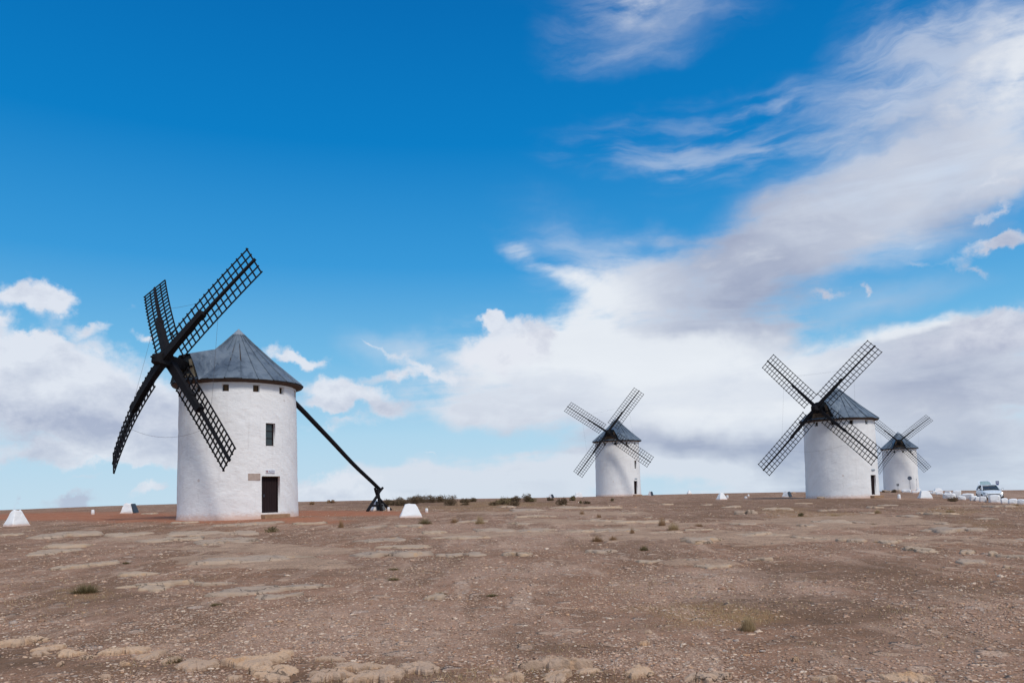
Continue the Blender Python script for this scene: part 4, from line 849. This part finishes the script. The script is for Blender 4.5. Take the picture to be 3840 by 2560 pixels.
post(3051, 1869, 8, 15, 'white bollard against the wall of the right hand mill'); post(3372, 1869, 12, 18, 'white bollard in front of the far mill'); post(3302, 1863, 9, 6, 'round white bollard at the right foot of the right hand mill'); post(3678, 1866, 9, 20, 'pale post beside the front wheel of the car')
def boulder(px, py, wd, hp, label, m='whitewash_stone', sq=.45):
    P, D = hit(px, py); s, s2 = scales(P, D); a = wd/2*s*1.06; h = hp*s2; r = np.random.default_rng(int(px*5+py))
    P = P+np.array([P[0], P[1], 0])/D*a*.5
    bm_v = IV.copy(); F = [tuple(f) for f in IF]
    # subdivide once for broken facets
    V = [tuple(v) for v in bm_v]; mid = {}; F2_ = []
    def mp(i, j):
        k = (min(i, j), max(i, j))
        if k not in mid: p = (np.array(V[i])+np.array(V[j])); p /= np.linalg.norm(p); V.append(tuple(p)); mid[k] = len(V)-1
        return mid[k]
    for f_ in F: a1, b1, c1 = mp(f_[0], f_[1]), mp(f_[1], f_[2]), mp(f_[2], f_[0]); F2_ += [(f_[0], a1, c1), (f_[1], b1, a1), (f_[2], c1, b1), (a1, b1, c1)]
    V = np.array(V); V = np.sign(V)*np.abs(V)**sq; V *= r.uniform(.88, 1.08, (len(V), 1)); V = V*[a, a*.75, h*.62]; V[:, 2] += h*.34
    root = thing('boulder', label, 'boulder', P, r.uniform(-.4, .4)-math.atan2(P[0], P[1]), 'whitewashed boulders edging the parking place' if m == 'whitewash_stone' else 'tan boulders at the foot of the far mill')
    bevel(MB().add(V, F2_).build('stone', m, root), .025)
for a_ in [(3490, 1851, 11, 10, 'smallest white boulder, leftmost of the row behind the marker block'), (3504, 1852, 18, 12, 'small white boulder second from the left of the row'), (3524, 1855, 27, 12, 'flat white boulder third in the row before the dark bush'), (3542, 1855, 9, 6, 'tiny white stone between flat boulder and the tall pile'),
           (3556, 1852, 24, 12, 'rounded white boulder on the back of the pile'), (3560, 1870, 46, 22, 'broad white boulder just behind the dark reddish bush'), (3590, 1868, 32, 32, 'tallest white boulder of the pile right of the bush'), (3608, 1874, 28, 16, 'white boulder at the right foot of the tallest one'), (3630, 1872, 50, 22, 'long low white boulder left of the car front'),
           (3652, 1877, 28, 20, 'square white boulder before the car wheel'), (3668, 1878, 24, 18, 'white boulder touching the square one by the wheel'), (3686, 1881, 26, 22, 'white block like boulder under the left headlamp side'), (3730, 1884, 46, 30, 'biggest white boulder in front of the car bumper'), (3766, 1887, 27, 22, 'white boulder right of the biggest one'),
           (3798, 1889, 36, 22, 'white boulder second from the right edge'), (3831, 1893, 30, 22, 'white boulder cut by the right edge'), (3393, 1846, 22, 12, 'white boulder at the base of the far mill below the road sign'), (3408, 1846, 18, 12, 'white boulder right beside the road sign pole'), (3430, 1848, 22, 9, 'low white boulder left of the small pale block')]: boulder(*a_)
for a_ in [(3316, 1845, 16, 9, 'tan boulder between the two right mills'), (3333, 1846, 24, 8, 'pale flat boulder at the left base of the far mill'), (3364, 1844, 24, 9, 'tan boulder behind the small double sign'), (3030, 1852, 24, 7, 'tan boulder left of the right hand mill base'), (2975, 1849, 14, 6, 'small tan boulder behind the slate block')]: boulder(*a_, m='limestone')
boulder(3078, 1870, 28, 8, 'low tan boulder at the wall foot of the right hand mill', 'limestone')

# ------------------------------------------------------------------ signs
def sign_at(px, py, D):
    r = ray(px, py); p = CAMP+r*D/math.hypot(r[0], r[1]); return p
def face_R(v, tilt=0): return v
def facing(P): return -math.atan2(P[0], P[1])
D = 150; Pb = sign_at(3414, 1838, D); gz = float(ground_z(Pb[0], Pb[1])); top = sign_at(3413, 1792, D)[2]
rt = thing('road_sign', 'round grey backed road sign on a thin pole before the far mill', 'road sign', (Pb[0], Pb[1], gz), facing(Pb))
hh = top-gz; MB().tube([(0, 0, -.1), (0, 0, hh+.3)], .035, 8).build('pole', 'galvanised', rt)
MB().tube([(0, -.07, hh), (0, -.045, hh)], .33, 28).build('disc', 'galvanised', rt); MB().tube([(0, -.078, hh), (0, -.071, hh)], .27, 28).build('face', 'galvanised', rt)
Pb = sign_at(3368, 1838, D); gz = float(ground_z(Pb[0], Pb[1])); top = sign_at(3368, 1817, D)[2]; hh = top-gz
rt = thing('information_sign', 'small double panel sign on a short post before the far mill', 'sign', (Pb[0], Pb[1], gz), facing(Pb))
MB().tube([(0, 0, -.1), (0, 0, hh)], .025, 8).build('post', 'galvanised', rt)
for sx in (-1, 1): MB().box((sx*.10, -.05, hh), (.13, .03, .40)).build('panel', 'slate_panel', rt)
MB().box((0, -.03, hh), (.36, .02, .42)).build('backing', 'sign_white', rt)
Pb = sign_at(3439, 1838, 158); gz = float(ground_z(Pb[0], Pb[1])); top = sign_at(3439, 1796, 158)[2]; hh = top-gz
rt = thing('marker_post', 'thin grey post standing at the right edge of the far mill', 'post', (Pb[0], Pb[1], gz), 0)
MB().tube([(0, 0, -.1), (0, 0, hh)], .02, 6).build('shaft', 'galvanised', rt); MB().box((0, 0, hh), (.10, .06, .12)).build('cap', 'galvanised', rt)
D = 130; Pb = sign_at(3742, 1840, D); gz = float(ground_z(Pb[0], Pb[1])); zt = sign_at(3742, 1802, D)[2]-gz; sc = D/FPX*.80
rt = thing('parking_sign', 'blue parking sign with a white P behind the white car', 'road sign', (Pb[0], Pb[1], gz), facing(Pb))
MB().tube([(.0, .03, -.2), (.0, .03, zt)], .022, 6).build('pole', 'sign_white', rt)
wv = 11.5*sc; MB().box((0, 0, zt-6*sc), (wv, .03, 11.5*sc)).build('plate', 'sign_blue', rt)
MB().box((0, -.02, zt-5.6*sc), (wv*.62, .012, 8.4*sc)).build('field', 'sign_white', rt)
text_mesh('letter', 'P', 9.5*sc, 'sign_blue', rt, (0, -.032, zt-5.6*sc), (math.pi/2, 0, 0))
MB().box((.01, 0, zt-14.4*sc), (wv*.78, .03, 4.6*sc)).build('plate', 'sign_blue', rt)

# ------------------------------------------------------------------ white hatchback with its tailgate up
Pb = sign_at(3728, 1874, 91); gz = float(ground_z(Pb[0], Pb[1]))
car = thing('parked_car', 'white hatchback parked facing us with its tailgate raised', 'car', (Pb[0], Pb[1], gz), facing(Pb)+math.radians(10))
def loft(st, name, m, parent, sub=1):
    V = []; k = len(st[0][1]); full = 2*k-2
    for y, pr in st:
        ring = [(x, y, z) for x, z in pr]+[(-x, y, z) for x, z in pr[-2:0:-1]]; V += ring
    n = len(V)//len(st); F = [(i*n+j, i*n+(j+1) % n, i*n+n+(j+1) % n, i*n+n+j) for i in range(len(st)-1) for j in range(n)]
    F += [tuple(range(n)), tuple((len(st)-1)*n+j for j in range(n))[::-1]]
    o = MB().add(V, F).build(name, m, parent, True)
    if sub: mo = o.modifiers.new('s', 'SUBSURF'); mo.levels = mo.render_levels = 2
    return o
def sec(hw, zb_, zt_, zc_): return [(0, zb_), (hw*.85, zb_), (hw*.99, zb_+.12), (hw, (zb_+zt_)/2), (hw*.97, zt_-.07), (hw*.84, zt_), (0, zc_)]
body = loft([(0, sec(.60, .26, .60, .62)), (.04, sec(.74, .22, .68, .70)), (.25, sec(.86, .20, .76, .80)), (.8, sec(.90, .20, .88, .94)), (1.25, sec(.91, .20, .98, 1.02)), (2.2, sec(.91, .2, 1.0, 1.02)), (3.4, sec(.91, .2, 1.02, 1.04)), (4.1, sec(.88, .24, 1.02, 1.04)), (4.3, sec(.80, .3, .98, 1.0))], 'body', 'car_paint', car)
def sec2(hw0, hw1, z0, z1): return [(0, z0), (hw0, z0), (hw0*.5+hw1*.5, (z0+z1)/2), (hw1, z1-.02), (hw1*.8, z1+.02), (0, z1+.04)]
loft([(1.12, sec2(.74, .72, .96, .98)), (1.5, sec2(.77, .66, .96, 1.18)), (2.05, sec2(.80, .62, .97, 1.42)), (3.0, sec2(.80, .62, .98, 1.45)), (3.75, sec2(.78, .60, .99, 1.40)), (4.12, sec2(.72, .56, .99, 1.10))], 'cabin_glass', 'dark_glass', car, 0)
loft([(1.95, [(0, 1.42), (.58, 1.40), (.645, 1.40), (.60, 1.455), (0, 1.485)]), (2.9, [(0, 1.44), (.58, 1.42), (.645, 1.42), (.60, 1.485), (0, 1.515)]), (3.85, [(0, 1.38), (.56, 1.37), (.625, 1.37), (.58, 1.44), (0, 1.465)])], 'roof_panel', 'car_paint', car, 0)
for sx in (-1, 1):
    MB().sweep([(sx*.78, 1.08, .98), (sx*.71, 1.5, 1.20), (sx*.635, 2.02, 1.43)], .075, .06, (0, -1, .6)).build('windscreen_pillar', 'car_paint', car)
    MB().sweep([(sx*.825, 2.65, 1.0), (sx*.645, 2.70, 1.43)], .06, .07, (sx, 0, .2)).build('door_pillar', 'black_plastic', car)
    MB().sweep([(sx*.80, 4.0, 1.0), (sx*.62, 3.72, 1.42)], .09, .16, (0, 1, .6)).build('rear_pillar', 'car_paint', car)
    mi = loft([(1.30, [(0, 0), (.09, 0), (.10, .07), (.08, .13), (0, .14)]), (1.42, [(0, .01), (.07, .01), (.08, .07), (.06, .11), (0, .12)])], 'wing_mirror', 'car_paint', car, 0); mi.location = (sx*1.02, 0, 1.0)
    MB().box((sx*.93, 1.36, 1.03), (.10, .05, .04)).build('mirror_arm', 'black_plastic', car)
    h_ = MB().hexa([(sx*.42, -.005, .58), (sx*.80, .12, .62), (sx*.84, .32, .66), (sx*.46, .14, .60), (sx*.50, .02, .66), (sx*.83, .20, .76), (sx*.85, .45, .79), (sx*.5, .18, .70)]).build('headlight', 'lamp_glass', car)
    for y in (.80, 3.45):
        wl = MB().tube([(sx*.72, y, .31), (sx*.925, y, .31)], .315, 24).build('wheel', 'tyre', car); MB().tube([(sx*.90, y, .31), (sx*.935, y, .31)], .20, 18).build('rim', 'rim', wl)
    MB().hexa([(sx*.56, .035, .26), (sx*.74, .08, .26), (sx*.74, .16, .26), (sx*.56, .11, .26), (sx*.56, .0, .38), (sx*.76, .07, .38), (sx*.76, .15, .38), (sx*.56, .08, .38)]).build('fog_lamp', 'black_plastic', car)
MB().box((0, .0, .585), (.78, .07, .045)).build('grille', 'black_plastic', car)
MB().hexa([(-.36, -.01, .27), (.36, -.01, .27), (.36, .1, .27), (-.36, .1, .27), (-.46, -.045, .46), (.46, -.045, .46), (.46, .08, .46), (-.46, .08, .46)]).build('air_intake', 'black_plastic', car)
MB().box((0, .02, .20), (1.35, .12, .05)).build('bumper_lip', 'black_plastic', car)
MB().box((0, -.055, .50), (.50, .02, .10)).build('number_plate', 'sign_white', car)
tg = MB(); hinge = np.array([0, 3.72, 1.44]); dv = np.array([0, .86, .44]); nv = np.array([0, -.6, .8])*.05
arc = [(-.60, 0), (-.60, .45), (-.54, .80), (-.40, .97), (0, 1.02), (.40, .97), (.54, .80), (.60, .45), (.60, 0)]
pt = lambda x, t, k=0: hinge+np.array([x, 0, 0])+dv*t+nv*k
tgo = MB()
for (x0, t0), (x1, t1) in zip(arc[:-1], arc[1:]):
    i0, i1 = (x0*.80, t0*.86), (x1*.80, t1*.86)
    tgo.hexa([pt(x0, t0), pt(x1, t1), pt(*i1), pt(*i0), pt(x0, t0, 1), pt(x1, t1, 1), pt(*i1, 1), pt(*i0, 1)])
tgt = tgo.build('tailgate', 'car_paint', car)
ins = MB()
for (x0, t0), (x1, t1) in zip(arc[:-1], arc[1:]):
    o0, o1, i0, i1 = (x0*.95, t0*.96), (x1*.95, t1*.96), (x0*.78, t0*.84), (x1*.78, t1*.84)
    ins.hexa([pt(*o0, -.5), pt(*o1, -.5), pt(*i1, -.5), pt(*i0, -.5), pt(*o0, -.05), pt(*o1, -.05), pt(*i1, -.05), pt(*i0, -.05)])
ins.build('tailgate_trim', 'black_plastic', tgt)
gl = [pt(x*.79, t*.85, .3) for x, t in arc]+[pt(x*.79, t*.85, .5) for x, t in arc]
MB().add(gl, [tuple(range(9)), tuple(range(9, 18))[::-1]]).build('rear_window', 'pale_glass', tgt)
